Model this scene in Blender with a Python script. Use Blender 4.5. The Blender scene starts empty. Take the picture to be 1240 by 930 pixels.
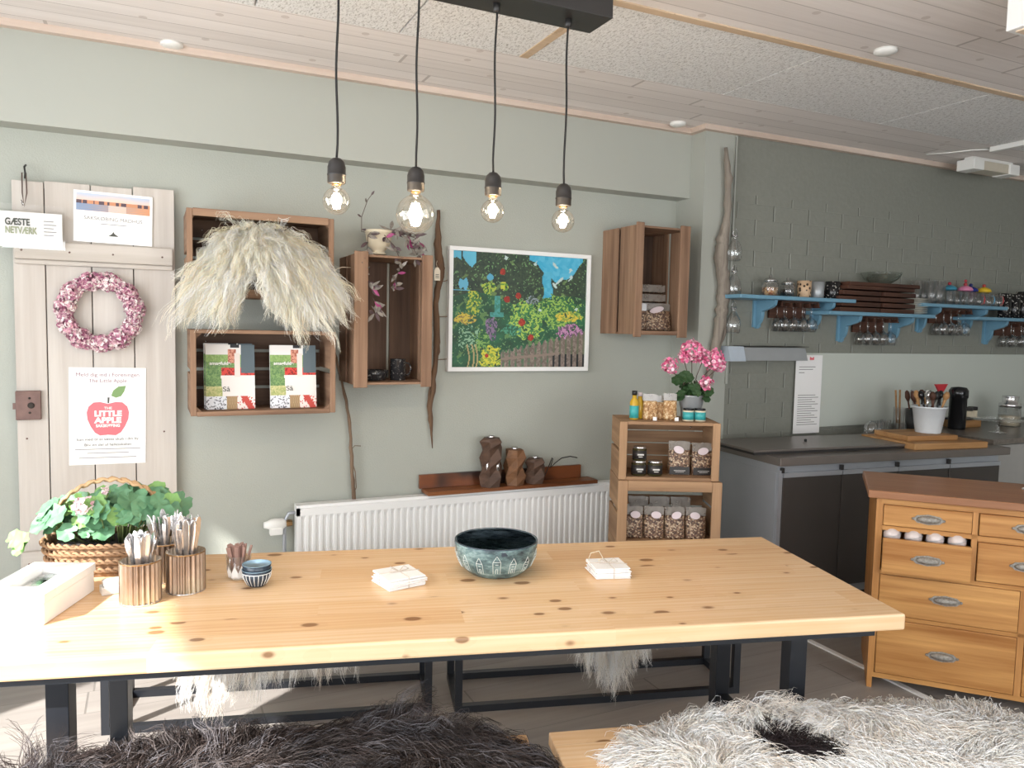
import bpy, bmesh, math, random
import numpy as np
from mathutils import Vector, Matrix, Euler
S = bpy.context.scene
COL = S.collection
PI = math.pi
sin, cos, rad = math.sin, math.cos, math.radians
rnd = random.Random(7)

# ---------------------------------------------------------------- camera
cam_d = bpy.data.cameras.new('camera'); cam = bpy.data.objects.new('camera', cam_d); COL.objects.link(cam)
cam.matrix_world = Matrix(((0.90489424, 0.01142543, -0.4254831, 0.0),
                           (-0.42507363, 0.07564929, -0.90199201, 0.0),
                           (0.02188185, 0.99706903, 0.07331126, 1.5),
                           (0, 0, 0, 1)))
cam_d.sensor_width = 36; cam_d.lens = 27.03; cam_d.clip_start = 0.02; cam_d.clip_end = 60
S.camera = cam
# ---------------------------------------------------------------- world, sun, window daylight, exposure
S.view_settings.view_transform = 'Standard'; S.view_settings.look = 'None'
S.view_settings.exposure = 0.0; S.view_settings.gamma = 1.0; S.view_settings.use_curve_mapping = False
W = bpy.data.worlds.new('sky'); S.world = W; W.use_nodes = True
WB = W.node_tree.nodes['Background']; WB.inputs[0].default_value = (0.92, 0.96, 1.0, 1); WB.inputs[1].default_value = 6.7
def area(name, loc, rot, sx, sy, power, color=(1, 1, 1), portal=False):
    d = bpy.data.lights.new(name, 'AREA'); d.shape = 'RECTANGLE'; d.size = sx; d.size_y = sy; d.energy = power; d.color = color
    o = bpy.data.objects.new(name, d); COL.objects.link(o); o.location = loc; o.rotation_euler = rot
    d.cycles.is_portal = portal
    return o
# portals sit in the openings of the shop windows (front wall y=-2.6 and left wall x=-1.6)
area('portal_front', (-0.2, -2.62, 1.45), (rad(90), 0, 0), 2.6, 1.9, 1, portal=True)
area('portal_front', (3.2, -2.62, 1.45), (rad(90), 0, 0), 2.2, 1.9, 1, portal=True)
area('portal_left', (-1.62, 1.0, 1.4), (rad(90), 0, rad(-90)), 3.6, 2.0, 1, portal=True)
sun_d = bpy.data.lights.new('sun', 'SUN'); sun_d.energy = 13.0; sun_d.angle = rad(1.2); sun_d.color = (1.0, 0.97, 0.93)
sun = bpy.data.objects.new('sun', sun_d); COL.objects.link(sun)
sun.rotation_euler = Vector((0.80, 0.42, -0.72)).to_track_quat('-Z', 'Y').to_euler()

# ---------------------------------------------------------------- colour and materials
def lin(c):
    if isinstance(c, str):
        c = tuple(int(c[i:i+2], 16) for i in (0, 2, 4))
    return tuple(((v/255)/12.92 if v/255 <= .04045 else ((v/255+.055)/1.055)**2.4) for v in c)
def L4(c): return (*lin(c), 1)
class NT:
    def __init__(s, name):
        s.m = bpy.data.materials.new(name); s.m.use_nodes = True
        s.n = s.m.node_tree.nodes; s.l = s.m.node_tree.links; s.p = s.n['Principled BSDF']
    def node(s, t, **k):
        n = s.n.new(t)
        for a, b in k.items():
            if a.startswith('i_'): n.inputs[a[2:].replace('_', ' ')].default_value = b
            else: setattr(n, a, b)
        return n
    def link(s, a, b): s.l.new(a, b)
    def math(s, op, a, b=None, c=None):
        n = s.node('ShaderNodeMath', operation=op)
        for i, v in enumerate((a, b, c)):
            if v is None: continue
            if isinstance(v, (int, float)): n.inputs[i].default_value = v
            else: s.link(v, n.inputs[i])
        return n.outputs[0]
    def mix(s, f, a, b, mode='MIX'):
        n = s.node('ShaderNodeMix', data_type='RGBA', blend_type=mode)
        for i, v in ((0, f), (6, a), (7, b)):
            if isinstance(v, (int, float)): n.inputs[i].default_value = v
            elif isinstance(v, tuple): n.inputs[i].default_value = v
            else: s.link(v, n.inputs[i])
        return n.outputs[2]
    def coord(s, scale=(1, 1, 1), rot=(0, 0, 0), kind='Object'):
        t = s.node('ShaderNodeTexCoord'); m = s.node('ShaderNodeMapping')
        m.inputs['Scale'].default_value = scale; m.inputs['Rotation'].default_value = rot
        s.link(t.outputs[kind], m.inputs[0]); return m.outputs[0]
    def noise(s, vec, scale, detail=3, rough=.5, out=0):
        n = s.node('ShaderNodeTexNoise'); n.inputs['Scale'].default_value = scale; n.inputs['Detail'].default_value = detail
        n.inputs['Roughness'].default_value = rough; s.link(vec, n.inputs['Vector']); return n.outputs[out]
    def ramp(s, fac, stops):
        n = s.node('ShaderNodeValToRGB'); e = n.color_ramp.elements
        while len(e) < len(stops): e.new(.5)
        for q, (p, c) in zip(e, stops): q.position = p; q.color = c if len(c) == 4 else (*c, 1)
        s.link(fac, n.inputs[0]); return n.outputs[0]
    def bump(s, h, strength=.3, dist=.002):
        n = s.node('ShaderNodeBump'); n.inputs['Strength'].default_value = strength; n.inputs['Distance'].default_value = dist
        s.link(h, n.inputs['Height']); s.link(n.outputs[0], s.p.inputs['Normal'])
    def col(s, c):
        if isinstance(c, tuple): s.p.inputs['Base Color'].default_value = c
        else: s.link(c, s.p.inputs['Base Color'])
    def set(s, rough=.5, metal=0, spec=.5):
        s.p.inputs['Roughness'].default_value = rough; s.p.inputs['Metallic'].default_value = metal
        s.p.inputs['Specular IOR Level'].default_value = spec
def plain(name, c, rough=.5, metal=0, spec=.5, var=.12, scale=25, bump=0, c2=None):
    t = NT(name); v = t.coord(); f = t.noise(v, scale, 4)
    a = L4(c)
    b = L4(c2) if c2 else tuple(x*(1-var) for x in a[:3])+(1,)
    t.col(t.mix(f, a, b)); t.set(rough, metal, spec)
    if bump: t.bump(t.noise(v, scale*4, 3), bump)
    return t.m
def wood(name, c1, c2, axis=0, rough=.55, fine=26, var=1.0, bump=.45, spots=None, kind='Object', spec=.35):
    t = NT(name); sc = [fine, fine, fine]; sc[axis] = fine*.045
    v = t.coord(tuple(sc), kind=kind); n1 = t.noise(v, 1.0, 5, .6)
    sc2 = [4, 4, 4]; sc2[axis] = .9
    n2 = t.noise(t.coord(tuple(sc2), kind=kind), 1.0, 3)
    f = t.math('MULTIPLY_ADD', n1, .7*var, t.math('MULTIPLY', n2, .45))
    c = t.ramp(f, [(.35, L4(c1)), (.72, L4(c2))])
    if spots:
        n3 = t.noise(t.coord((1, 1, 1), kind=kind), 9, 4, .65)
        c = t.mix(t.math('MULTIPLY', t.math('GREATER_THAN', n3, .60), .55), c, L4(spots))
    t.col(c); t.set(rough, 0, spec); t.bump(n1, bump); return t.m
def attr_mat(name, rough=.6, spec=.3, emit=0, bump=0):
    t = NT(name); a = t.node('ShaderNodeAttribute', attribute_name='Col')
    t.col(a.outputs['Color']); t.set(rough, 0, spec)
    if bump: t.bump(t.noise(t.coord(), 180, 3), bump)
    return t.m
def clear_glass(name, tint=(1, 1, 1, 1), refl=.9, fac=1.0, rough=.02):
    t = NT(name); t.n.remove(t.p)
    tr = t.node('ShaderNodeBsdfTransparent'); tr.inputs[0].default_value = tint
    gl = t.node('ShaderNodeBsdfGlossy'); gl.inputs['Roughness'].default_value = rough; gl.inputs[0].default_value = (refl, refl, refl, 1)
    fr = t.node('ShaderNodeLayerWeight'); fr.inputs[0].default_value = .28
    f = t.math('MULTIPLY_ADD', fr.outputs['Facing'], .75*fac, .05)
    m = t.node('ShaderNodeMixShader'); t.link(f, m.inputs[0]); t.link(tr.outputs[0], m.inputs[1]); t.link(gl.outputs[0], m.inputs[2])
    t.link(m.outputs[0], t.n['Material Output'].inputs[0]); return t.m
def emit_mat(name, c, s):
    t = NT(name); t.col(c); t.p.inputs['Emission Color'].default_value = c; t.p.inputs['Emission Strength'].default_value = s; return t.m

def pine_table():
    t = NT('knotty_pine'); tc = t.node('ShaderNodeTexCoord'); sp = t.node('ShaderNodeSeparateXYZ'); t.link(tc.outputs['Object'], sp.inputs[0])
    st = t.math('FLOOR', t.math('DIVIDE', sp.outputs['Y'], .098))
    jo = t.math('FLOOR', t.math('DIVIDE', t.math('MULTIPLY_ADD', st, .37, sp.outputs['X']), 1.1))
    cb = t.node('ShaderNodeCombineXYZ'); t.link(st, cb.inputs[0]); t.link(jo, cb.inputs[1])
    wn = t.node('ShaderNodeTexWhiteNoise'); t.link(cb.outputs[0], wn.inputs[0])
    off = t.node('ShaderNodeVectorMath', operation='MULTIPLY_ADD'); t.link(wn.outputs['Color'], off.inputs[0]); off.inputs[1].default_value = (7, .3, 3); t.link(tc.outputs['Object'], off.inputs[2])
    def mp(v, sc):
        m = t.node('ShaderNodeMapping'); m.inputs['Scale'].default_value = sc; t.link(v, m.inputs[0]); return m.outputs[0]
    warp = t.noise(mp(off.outputs[0], (1.6, 9, 9)), 1, 2)
    w = t.node('ShaderNodeTexWave', wave_type='BANDS', bands_direction='Y'); w.inputs['Scale'].default_value = 16; w.inputs['Distortion'].default_value = 5.5; w.inputs['Detail'].default_value = 1.5
    w.inputs['Detail Scale'].default_value = 1.2; t.link(mp(off.outputs[0], (.16, 1, 1)), w.inputs[0])
    g = t.noise(mp(off.outputs[0], (2.2, 70, 70)), 1, 4)
    f = t.math('ADD', t.math('MULTIPLY', w.outputs['Fac'], .15), t.math('MULTIPLY_ADD', g, .6, t.math('MULTIPLY', wn.outputs['Value'], .28)))
    c = t.ramp(f, [(.2, L4('EBCBA4')), (.6, L4('E0B789')), (.98, L4('CC996A'))])
    # knots: one possible per cell, stretched along the board
    kv = mp(off.outputs[0], (7.5, 13.0, 13.0))
    vo = t.node('ShaderNodeTexVoronoi', voronoi_dimensions='3D'); vo.inputs['Scale'].default_value = 1; t.link(kv, vo.inputs['Vector'])
    vs = t.node('ShaderNodeSeparateColor'); t.link(vo.outputs['Color'], vs.inputs[0])
    keep = t.math('LESS_THAN', vs.outputs[0], .75)
    size = t.math('MULTIPLY_ADD', vs.outputs[1], .10, .12)
    k = t.math('MULTIPLY', t.math('SUBTRACT', 1.0, t.math('SMOOTH_MIN', t.math('DIVIDE', vo.outputs['Distance'], size), 1.0, .2)), keep)
    kk = t.ramp(k, [(0.0, (0, 0, 0)), (.28, (1, 1, 1))])
    c = t.mix(t.math('MULTIPLY', kk, .8), c, L4('6E4424'))
    halo = t.math('MULTIPLY', t.math('LESS_THAN', t.math('DIVIDE', vo.outputs['Distance'], size), 1.8), t.math('MULTIPLY', keep, .08))
    c = t.mix(halo, c, L4('C28E58'))
    # stave seams
    fr = t.math('FRACT', t.math('DIVIDE', sp.outputs['Y'], .098)); seam = t.math('LESS_THAN', fr, .012)
    c = t.mix(t.math('MULTIPLY', seam, .35), c, L4('8A5A30'))
    t.col(c); t.set(.27, 0, .5); t.bump(g, .06)
    return t.m
def plank_mat(name, c1, c2, groove, width, axis='Y', length=3.2, knots=None, rough=.6, gap=.05, gstr=.7, spec=.3, kind='Object', fine=40):
    """boards running along X (axis='Y' counts them) or along Y (axis='X')"""
    t = NT(name); tc = t.node('ShaderNodeTexCoord'); sp = t.node('ShaderNodeSeparateXYZ'); t.link(tc.outputs[kind], sp.inputs[0])
    A, B = (sp.outputs['Y'], sp.outputs['X']) if axis == 'Y' else (sp.outputs['X'], sp.outputs['Y'])
    st = t.math('FLOOR', t.math('DIVIDE', A, width))
    wn0 = t.node('ShaderNodeTexWhiteNoise', noise_dimensions='1D'); t.link(st, wn0.inputs['W'])
    bl = t.math('ADD', t.math('DIVIDE', B, length), t.math('MULTIPLY', wn0.outputs[0], 5.0))
    cb = t.node('ShaderNodeCombineXYZ'); t.link(st, cb.inputs[0]); t.link(t.math('FLOOR', bl), cb.inputs[1])
    wn = t.node('ShaderNodeTexWhiteNoise'); t.link(cb.outputs[0], wn.inputs[0])
    off = t.node('ShaderNodeVectorMath', operation='MULTIPLY_ADD'); t.link(wn.outputs['Color'], off.inputs[0]); off.inputs[1].default_value = (5, 5, 5); t.link(tc.outputs[kind], off.inputs[2])
    m = t.node('ShaderNodeMapping'); m.inputs['Scale'].default_value = (1.6, fine, fine) if axis == 'Y' else (fine, 1.6, fine); t.link(off.outputs[0], m.inputs[0])
    g = t.noise(m.outputs[0], 1, 4, .6)
    f = t.math('MULTIPLY_ADD', g, .75, t.math('MULTIPLY', wn.outputs['Value'], .4))
    c = t.ramp(f, [(.25, L4(c1)), (.85, L4(c2))])
    if knots:
        vo = t.node('ShaderNodeTexVoronoi', voronoi_dimensions='2D'); vo.inputs['Scale'].default_value = 3.2; t.link(off.outputs[0], vo.inputs['Vector'])
        c = t.mix(t.math('MULTIPLY', t.math('LESS_THAN', vo.outputs['Distance'], .05), .6), c, L4(knots))
    fr = t.math('FRACT', t.math('DIVIDE', A, width)); seam = t.math('LESS_THAN', fr, gap)
    e = t.math('LESS_THAN', t.math('FRACT', bl), .004)
    seam = t.math('MAXIMUM', seam, e)
    c = t.mix(t.math('MULTIPLY', seam, gstr), c, L4(groove))
    t.col(c); t.set(rough, 0, spec); t.bump(t.math('SUBTRACT', t.math('MULTIPLY', g, .2), seam), .5, .003)
    return t.m
def brick_wall_mat():
    t = NT('painted_brick'); tc = t.node('ShaderNodeTexCoord'); sp = t.node('ShaderNodeSeparateXYZ'); t.link(tc.outputs['Object'], sp.inputs[0])
    zr = t.math('DIVIDE', sp.outputs['Z'], .09); row = t.math('FLOOR', zr)
    fx = t.math('FRACT', t.math('ADD', t.math('DIVIDE', sp.outputs['X'], .28), t.math('MULTIPLY', t.math('MODULO', row, 2.0), .5)))
    jv = t.math('SMOOTHSTEP' if False else 'MULTIPLY', t.math('MAXIMUM', t.math('SUBTRACT', t.math('ABSOLUTE', t.math('SUBTRACT', fx, .5)), .474), 0.0), 42.0)
    jh = t.math('MULTIPLY', t.math('MAXIMUM', t.math('SUBTRACT', t.math('ABSOLUTE', t.math('SUBTRACT', t.math('FRACT', zr), .5)), .45), 0.0), 2.2)
    up = t.math('LESS_THAN', sp.outputs['Z'], 2.30)
    h = t.math('MULTIPLY', t.math('MINIMUM', t.math('MAXIMUM', jv, jh), 1.0), up)
    n = t.noise(t.coord(), 40, 4); c = t.mix(n, L4('8A8B82'), L4('7F8077'))
    t.col(c); t.set(.42, 0, .4)
    t.bump(t.math('SUBTRACT', t.math('MULTIPLY', n, .25), h), .75, .008); return t.m
def wall_mat(name, a, b):
    t = NT(name); v = t.coord(); n = t.noise(v, 140, 4, .65)
    t.col(t.mix(t.noise(v, 3, 2), L4(a), L4(b)))
    t.set(.6, 0, .35); t.bump(n, .55, .003); return t.m
def fibre_mat():
    t = NT('wood_wool_panel'); v = t.coord(); n = t.noise(v, 150, 5, .75); n2 = t.noise(t.coord((1, .35, 1), (0, 0, .6)), 120, 3, .7)
    f = t.math('ADD', t.math('MULTIPLY', n, .5), t.math('MULTIPLY', n2, .5))
    t.col(t.ramp(f, [(.38, L4('A9A6A1')), (.5, L4('ECEBE9')), (.7, L4('F6F6F5'))])); t.set(.85, 0, .15); t.bump(f, .9, .006); return t.m

M = {}
M['table_pine'] = pine_table()
M['wall'] = wall_mat('green_grey_wall', 'AEB1A8', 'A8AAA0')
M['wall_smooth'] = plain('smooth_green_grey', 'ABADA4', .5, scale=3, var=.04)
M['brick'] = brick_wall_mat()
M['ceil'] = plank_mat('whitewashed_boards', 'EEE7E3', 'DDD5D0', 'A79D97', .105, 'Y', 3.4, knots='C2B6AE', rough=.55, gap=.045)
M['fibre'] = fibre_mat()
M['floor'] = plank_mat('grey_oak_floor', 'A09A94', '88827D', '5A5653', .19, 'Y', 1.9, rough=.38, gap=.012, gstr=.55, fine=26)
M['raw_strip'] = wood('raw_batten', 'DAC4AA', 'C0A688', 0, .7, spots='A98F74')
M['trim'] = wood('ceiling_trim', 'D9C9BC', 'C3AFA0', 0, .6)
M['steel_black'] = plain('black_steel', '1C1F25', .38, .0, .5, scale=8)
M['black_plastic'] = plain('black_plastic', '2A2827', .45, scale=20)
M['cord'] = plain('cord_black', '1A1817', .7)
M['white_paint'] = plain('white_enamel', 'F0F0EE', .3, scale=4, var=.03)
M['white_plastic'] = plain('white_plastic', 'ECEBE6', .4, scale=6, var=.04)
M['paper'] = plain('white_paper', 'F4F2F0', .6, scale=8, var=.03)
M['crate'] = [wood('crate_wood_x', 'B08F74', '6E5240', 0, .75, 22), wood('crate_wood_y', 'B08F74', '6E5240', 1, .75, 22), wood('crate_wood_z', 'B08F74', '6E5240', 2, .75, 22)]
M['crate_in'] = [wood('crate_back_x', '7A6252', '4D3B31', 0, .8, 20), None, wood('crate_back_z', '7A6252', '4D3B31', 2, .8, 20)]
M['crate_pale'] = [wood('pale_crate_x', 'BE9A76', '86664C', 0, .75, 22,  spots=None), wood('pale_crate_y', 'BE9A76', '86664C', 1, .75, 22), wood('pale_crate_z', 'BE9A76', '86664C', 2, .75, 22)]
M['door'] = wood('weathered_white_paint', 'D0CAC2', 'B8AFA6', 2, .7, 24, bump=.4)
M['door_x'] = wood('weathered_white_paint_x', 'CCC5BD', 'B2A99E', 0, .7, 24, bump=.4)
M['dark_gap'] = plain('dark_gap', '3A3430', .9)
M['rust'] = plain('rusty_iron', '8B6F67', .65, .3, scale=30, c2='5F4A45')
M['driftwood'] = wood('driftwood', 'A39A8E', '6E645A', 2, .85, 40)
M['bark'] = wood('bark', '84674F', '4B382B', 2, .85, 40)
M['twig'] = wood('thin_branch', '97806A', '5E4A3B', 2, .8, 40)
M['glass'] = clear_glass('clear_glass')
M['glass_panel'] = clear_glass('glass_soft', fac=.6)
M['bulb'] = clear_glass('bulb_glass', (1, .96, .9, 1), fac=.8)
M['filament'] = emit_mat('filament', (1, .82, .6, 1), 90)
M['brass'] = plain('aged_brass', 'A9855A', .35, .9, scale=20)
M['corr'] = NT('corrugated_copper')
def _corr():
    t = M['corr']; v = t.coord((1, 1, .25)); n = t.noise(t.coord(), 9, 3)
    t.col(t.ramp(n, [(.3, L4('8E7C6E')), (.5, L4('A8988A')), (.68, L4('BAB09C'))])); t.set(.33, .9, .5); M['corr'] = t.m
_corr()
M['silver'] = plain('cutlery_steel', 'E2E0E0', .24, .95, scale=10, var=.1)
M['steel'] = plain('brushed_steel', 'B4B8BE', .42, .55, scale=6, var=.15)
M['steel_dark'] = plain('dark_steel_door', '504B48', .4, .3, scale=5, var=.2)
M['steel_top'] = plain('worn_steel_top', '857D77', .32, .5, scale=9, var=.25)
M['leaf'] = plain('geranium_leaf', '6E9A70', .5, scale=30, c2='3F7050')
M['leaf_light'] = plain('young_leaf', '86AC62', .5, scale=30, c2='638F4C')
M['leaf_dark'] = plain('dark_leaf', '35552F', .5, scale=30, c2='233E22')
M['tradescantia'] = plain('striped_leaf', 'A9A598', .45, scale=60, c2='5A4A4B')
M['magenta_leaf'] = plain('magenta_leaf', 'B0447F', .5, scale=40, c2='6E2A4C')
M['pink'] = plain('pink_petal', 'E77FA5', .6, scale=40, c2='D2507F')
M['pink_pale'] = plain('pale_pink_petal', 'EBB0BF', .6, scale=40)
M['stem'] = plain('stem', '6F7F4B', .6)
M['stem_dark'] = plain('dark_stem', '5A463E', .6)
M['cream'] = plain('cream_ceramic', 'DCD0B6', .3, scale=5, var=.05)
M['basket'] = plain('seagrass', 'A58464', .85, scale=60, c2='7B5B40')
M['basket_pale'] = plain('pale_wicker', 'D0AF86', .8, scale=50, c2='A98358')
M['shelf_blue'] = plain('blue_paint', '6F9BB2', .4, scale=10, var=.12)
M['red'] = plain('red_plastic', 'C2303A', .35)
M['black_gloss'] = plain('black_gloss', '18181A', .15)
M['cord_white'] = plain('white_cord', 'E4E2DE', .5)
M['bucket_white'] = plain('white_bucket', 'DADFE2', .4)
M['pine_board'] = wood('chopping_board', 'C49A6A', '9B7044', 0, .55)
M['chest'] = wood('aged_pine_x', 'DDA866', '9E6630', 0, .42, 30, spots=None, spec=.45)
M['chest_v'] = wood('aged_pine_z', 'D8A062', '9C6632', 2, .42, 30, spec=.45)
M['chest_top'] = wood('chest_top', 'AE7C58', '916242', 0, .35, 30, spec=.5)
M['pewter'] = plain('cast_pewter', 'C4BFB6', .4, .5, scale=120, c2='5A5650', bump=.9)
M['felt_dark'] = plain('dark_inside', '1B1512', .9)
M['burnt'] = NT('charred_board')
def _burnt():
    t = M['burnt']; n = t.noise(t.coord((1.0, 30, 30)), 1, 5, .6); n2 = t.noise(t.coord((1, 1, 1)), 4.2, 2)
    c = t.ramp(n2, [(.40, L4('2E2421')), (.56, L4('8A4F2C'))]); c = t.mix(t.math('MULTIPLY', n, .6), c, L4('3B241A')); t.col(c); t.set(.3, 0, .5); M['burnt'] = t.m
_burnt()
M['burnt_front'] = wood('red_brown_board', '9C6238', '5E3620', 0, .35, 24)
M['wood_dark'] = wood('dark_stained_block', '6A5142', '45342B', 0, .6, 30)
M['wood_mid'] = wood('brown_block', '8E6647', '5F412C', 0, .6, 30)
M['plank_dark'] = wood('stained_plank', '6B4635', '3C261D', 0, .6, 26)
M['zinc'] = plain('zinc', 'B4B8BA', .4, .45, scale=15)
M['attr'] = attr_mat('printed', .5)
M['attr_fur'] = attr_mat('sheep_hair', .55, .35)
M['paint_canvas'] = attr_mat('oil_paint', .45, .4, bump=.4)
M['white_grey'] = plain('pale_stone', 'D8D5D0', .5)

# ---------------------------------------------------------------- mesh helpers
class MB:
    def __init__(s): s.v = []; s.f = []; s.m = []; s.sm = []
    def add(s, vs, fs, m=0, sm=False):
        b = len(s.v); s.v += [tuple(p) for p in vs]; s.f += [tuple(i+b for i in f) for f in fs]; s.m += [m]*len(fs); s.sm += [sm]*len(fs); return s
    def box(s, x0, x1, y0, y1, z0, z1, m=0, mat=None):
        vs = [Vector(p) for p in ((x0, y0, z0), (x1, y0, z0), (x1, y1, z0), (x0, y1, z0), (x0, y0, z1), (x1, y0, z1), (x1, y1, z1), (x0, y1, z1))]
        if mat: vs = [mat @ p for p in vs]
        return s.add(vs, [(0, 3, 2, 1), (4, 5, 6, 7), (0, 1, 5, 4), (1, 2, 6, 5), (2, 3, 7, 6), (3, 0, 4, 7)], m)
    def obox(s, c, size, rot=(0, 0, 0), m=0):
        h = [q/2 for q in size]; mat = Matrix.Translation(c) @ Euler(rot).to_matrix().to_4x4()
        return s.box(-h[0], h[0], -h[1], h[1], -h[2], h[2], m, mat)
    def lathe(s, prof, c=(0, 0, 0), n=24, m=0, sm=True, mat=None):
        vs = []; fs = []
        for r, z in prof:
            for k in range(n):
                a = 2*PI*k/n; p = Vector((r*cos(a), r*sin(a), z))
                if mat: p = mat @ p
                vs.append((p.x+c[0], p.y+c[1], p.z+c[2]))
        for i in range(len(prof)-1):
            for k in range(n):
                a, b = i*n+k, i*n+(k+1) % n; fs.append((a, b, b+n, a+n))
        fs.append(tuple(range(n))[::-1]); fs.append(tuple(range((len(prof)-1)*n, len(prof)*n)))
        return s.add(vs, fs, m, sm)
    def shell(s, prof, c=(0, 0, 0), n=24, t=.002, m=0, mat=None):
        """open vessel: outer profile bottom to top, then the inside back down"""
        inner = [(max(r-t, .0005), z+(t if i == 0 else 0)) for i, (r, z) in enumerate(prof)][::-1]
        return s.lathe(list(prof)+inner, c, n, m, True, mat)
    def cyl(s, c, r, h, n=24, m=0, r2=None, sm=True): return s.lathe([(r, 0), (r if r2 is None else r2, h)], c, n, m, sm)
    def tube(s, pts, r, n=8, m=0, closed=False, sm=True):
        P = [Vector(p) for p in pts]; N = len(P); R = r if hasattr(r, '__len__') else [r]*N
        vs = []; fs = []; up = None
        for i, p in enumerate(P):
            if closed: t = P[(i+1) % N]-P[i-1]
            else: t = P[min(i+1, N-1)]-P[max(i-1, 0)]
            t.normalize()
            if up is None:
                up = Vector((0, 0, 1)) if abs(t.z) < .9 else Vector((1, 0, 0))
            a = (up - t*up.dot(t)); 
            if a.length < 1e-6: a = t.orthogonal()
            a.normalize(); b = t.cross(a); up = a
            for k in range(n):
                an = 2*PI*k/n; vs.append(p+a*(R[i]*cos(an))+b*(R[i]*sin(an)))
        for i in range(N if closed else N-1):
            for k in range(n):
                a, b = i*n+k, i*n+(k+1) % n; c, d = ((i+1) % N)*n+(k+1) % n, ((i+1) % N)*n+k
                fs.append((a, b, c, d))
        if not closed: fs.append(tuple(range(n))[::-1]); fs.append(tuple(range((N-1)*n, N*n)))
        return s.add(vs, fs, m, sm)
    def sphere(s, c, r, n=16, k=10, m=0, sz=1.0):
        return s.lathe([(r*sin(PI*(i if 0 < i < k else (i+.02 if i == 0 else i-.02))/k), -r*sz*cos(PI*i/k)) for i in range(k+1)], c, n, m)
    def prism(s, poly, d0, d1, plane='XZ', m=0, mat=None):
        """polygon in a plane, thickness d0..d1 along the third axis"""
        n = len(poly)
        def P(a, b, d): return {'XZ': (a, d, b), 'XY': (a, b, d), 'YZ': (d, a, b)}[plane]
        vs = [Vector(P(a, b, d0)) for a, b in poly]+[Vector(P(a, b, d1)) for a, b in poly]
        if mat: vs = [mat @ q for q in vs]
        fs = [tuple(range(n)), tuple(range(2*n-1, n-1, -1))]+[(i, i+n, (i+1) % n+n, (i+1) % n) for i in range(n)]
        return s.add(vs, fs, m)
    def build(s, name, mats, parent=None, bevel=0, fix=True):
        me = bpy.data.meshes.new(name); me.from_pydata([tuple(p) for p in s.v], [], s.f)
        if not isinstance(mats, (list, tuple)): mats = [mats]
        for q in mats: me.materials.append(q)
        me.polygons.foreach_set('material_index', s.m); me.polygons.foreach_set('use_smooth', s.sm)
        if fix:
            b = bmesh.new(); b.from_mesh(me); bmesh.ops.recalc_face_normals(b, faces=b.faces); b.to_mesh(me); b.free()
        me.update(); o = bpy.data.objects.new(name, me); COL.objects.link(o)
        if parent: o.parent = parent
        if bevel:
            q = o.modifiers.new('bevel', 'BEVEL'); q.width = bevel; q.segments = 2; q.limit_method = 'ANGLE'; q.angle_limit = rad(40)
        return o
def tag(o, label=None, cat=None, group=None, kind=None):
    if label: o['label'] = label
    if cat: o['category'] = cat
    if group: o['group'] = group
    if kind: o['kind'] = kind
    return o
def thing(name, label, cat, loc=(0, 0, 0), rz=0, group=None):
    o = bpy.data.objects.new(name, None); COL.objects.link(o); o.empty_display_size = .05
    o.location = loc; o.rotation_euler = (0, 0, rz); return tag(o, label, cat, group)
def struct(o): o['kind'] = 'structure'; return o
KIDS = {}
def kids(o): return [c for c in bpy.data.objects if c.parent == o]
def dup(o, loc=None, rz=None, label=None, parent=None, group=None):
    c = o.copy(); COL.objects.link(c); c.parent = parent
    for ch in kids(o): dup(ch, parent=c)
    if loc is not None: c.location = loc
    if rz is not None: c.rotation_euler = (c.rotation_euler[0], c.rotation_euler[1], rz)
    if label: c['label'] = label
    if group: c['group'] = group
    return c
def lettering(body, size, loc, parent, mat, width=None, bold=0, align='CENTER', name='lettering', rx=90):
    cu = bpy.data.curves.new('text', 'FONT'); cu.body = body; cu.size = size; cu.align_x = align; cu.align_y = 'CENTER'; cu.offset = bold; cu.extrude = .0004
    ob = bpy.data.objects.new('text', cu); COL.objects.link(ob); bpy.context.view_layer.update()
    me = bpy.data.meshes.new_from_object(ob.evaluated_get(bpy.context.evaluated_depsgraph_get()))
    bpy.data.objects.remove(ob); bpy.data.curves.remove(cu)
    xs = [v.co.x for v in me.vertices]
    if width and xs:
        k = width/(max(xs)-min(xs)); me.transform(Matrix.Diagonal((k, 1, 1, 1)))
    me.transform(Matrix.Rotation(rad(rx), 4, 'X')); me.name = name; me.materials.clear(); me.materials.append(mat)
    o = bpy.data.objects.new(name, me); COL.objects.link(o); o.location = loc; o.parent = parent; return o
def panel(name, w, h, nx, ny, fn, parent, mat, loc=(0, 0, 0), thick=.001, label=None):
    """flat printed sheet facing -Y; fn(u,v)->hex or rgb, u left-right, v bottom-top"""
    vs = [((i/nx-.5)*w, 0, j/ny*h) for j in range(ny+1) for i in range(nx+1)]
    fs = [(j*(nx+1)+i, j*(nx+1)+i+1, (j+1)*(nx+1)+i+1, (j+1)*(nx+1)+i) for j in range(ny) for i in range(nx)]
    me = bpy.data.meshes.new(name); me.from_pydata(vs, [], fs)
    ca = me.color_attributes.new('Col', 'FLOAT_COLOR', 'CORNER'); arr = np.ones((len(fs)*4, 4), dtype=np.float32); q = 0
    for j in range(ny):
        for i in range(nx):
            arr[q:q+4, :3] = lin(fn((i+.5)/nx, (j+.5)/ny)); q += 4
    ca.data.foreach_set('color', arr.ravel()); me.materials.append(mat)
    o = bpy.data.objects.new(name, me); COL.objects.link(o); o.location = loc; o.parent = parent
    if label: o['label'] = label
    if thick:
        sd = o.modifiers.new('thickness', 'SOLIDIFY'); sd.thickness = thick; sd.offset = -1
    return o
def hx(s): return tuple(int(s[i:i+2], 16) for i in (0, 2, 4))
def lerp(a, b, t): t = max(0, min(1, t)); return tuple(x+(y-x)*t for x, y in zip(a, b))

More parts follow.
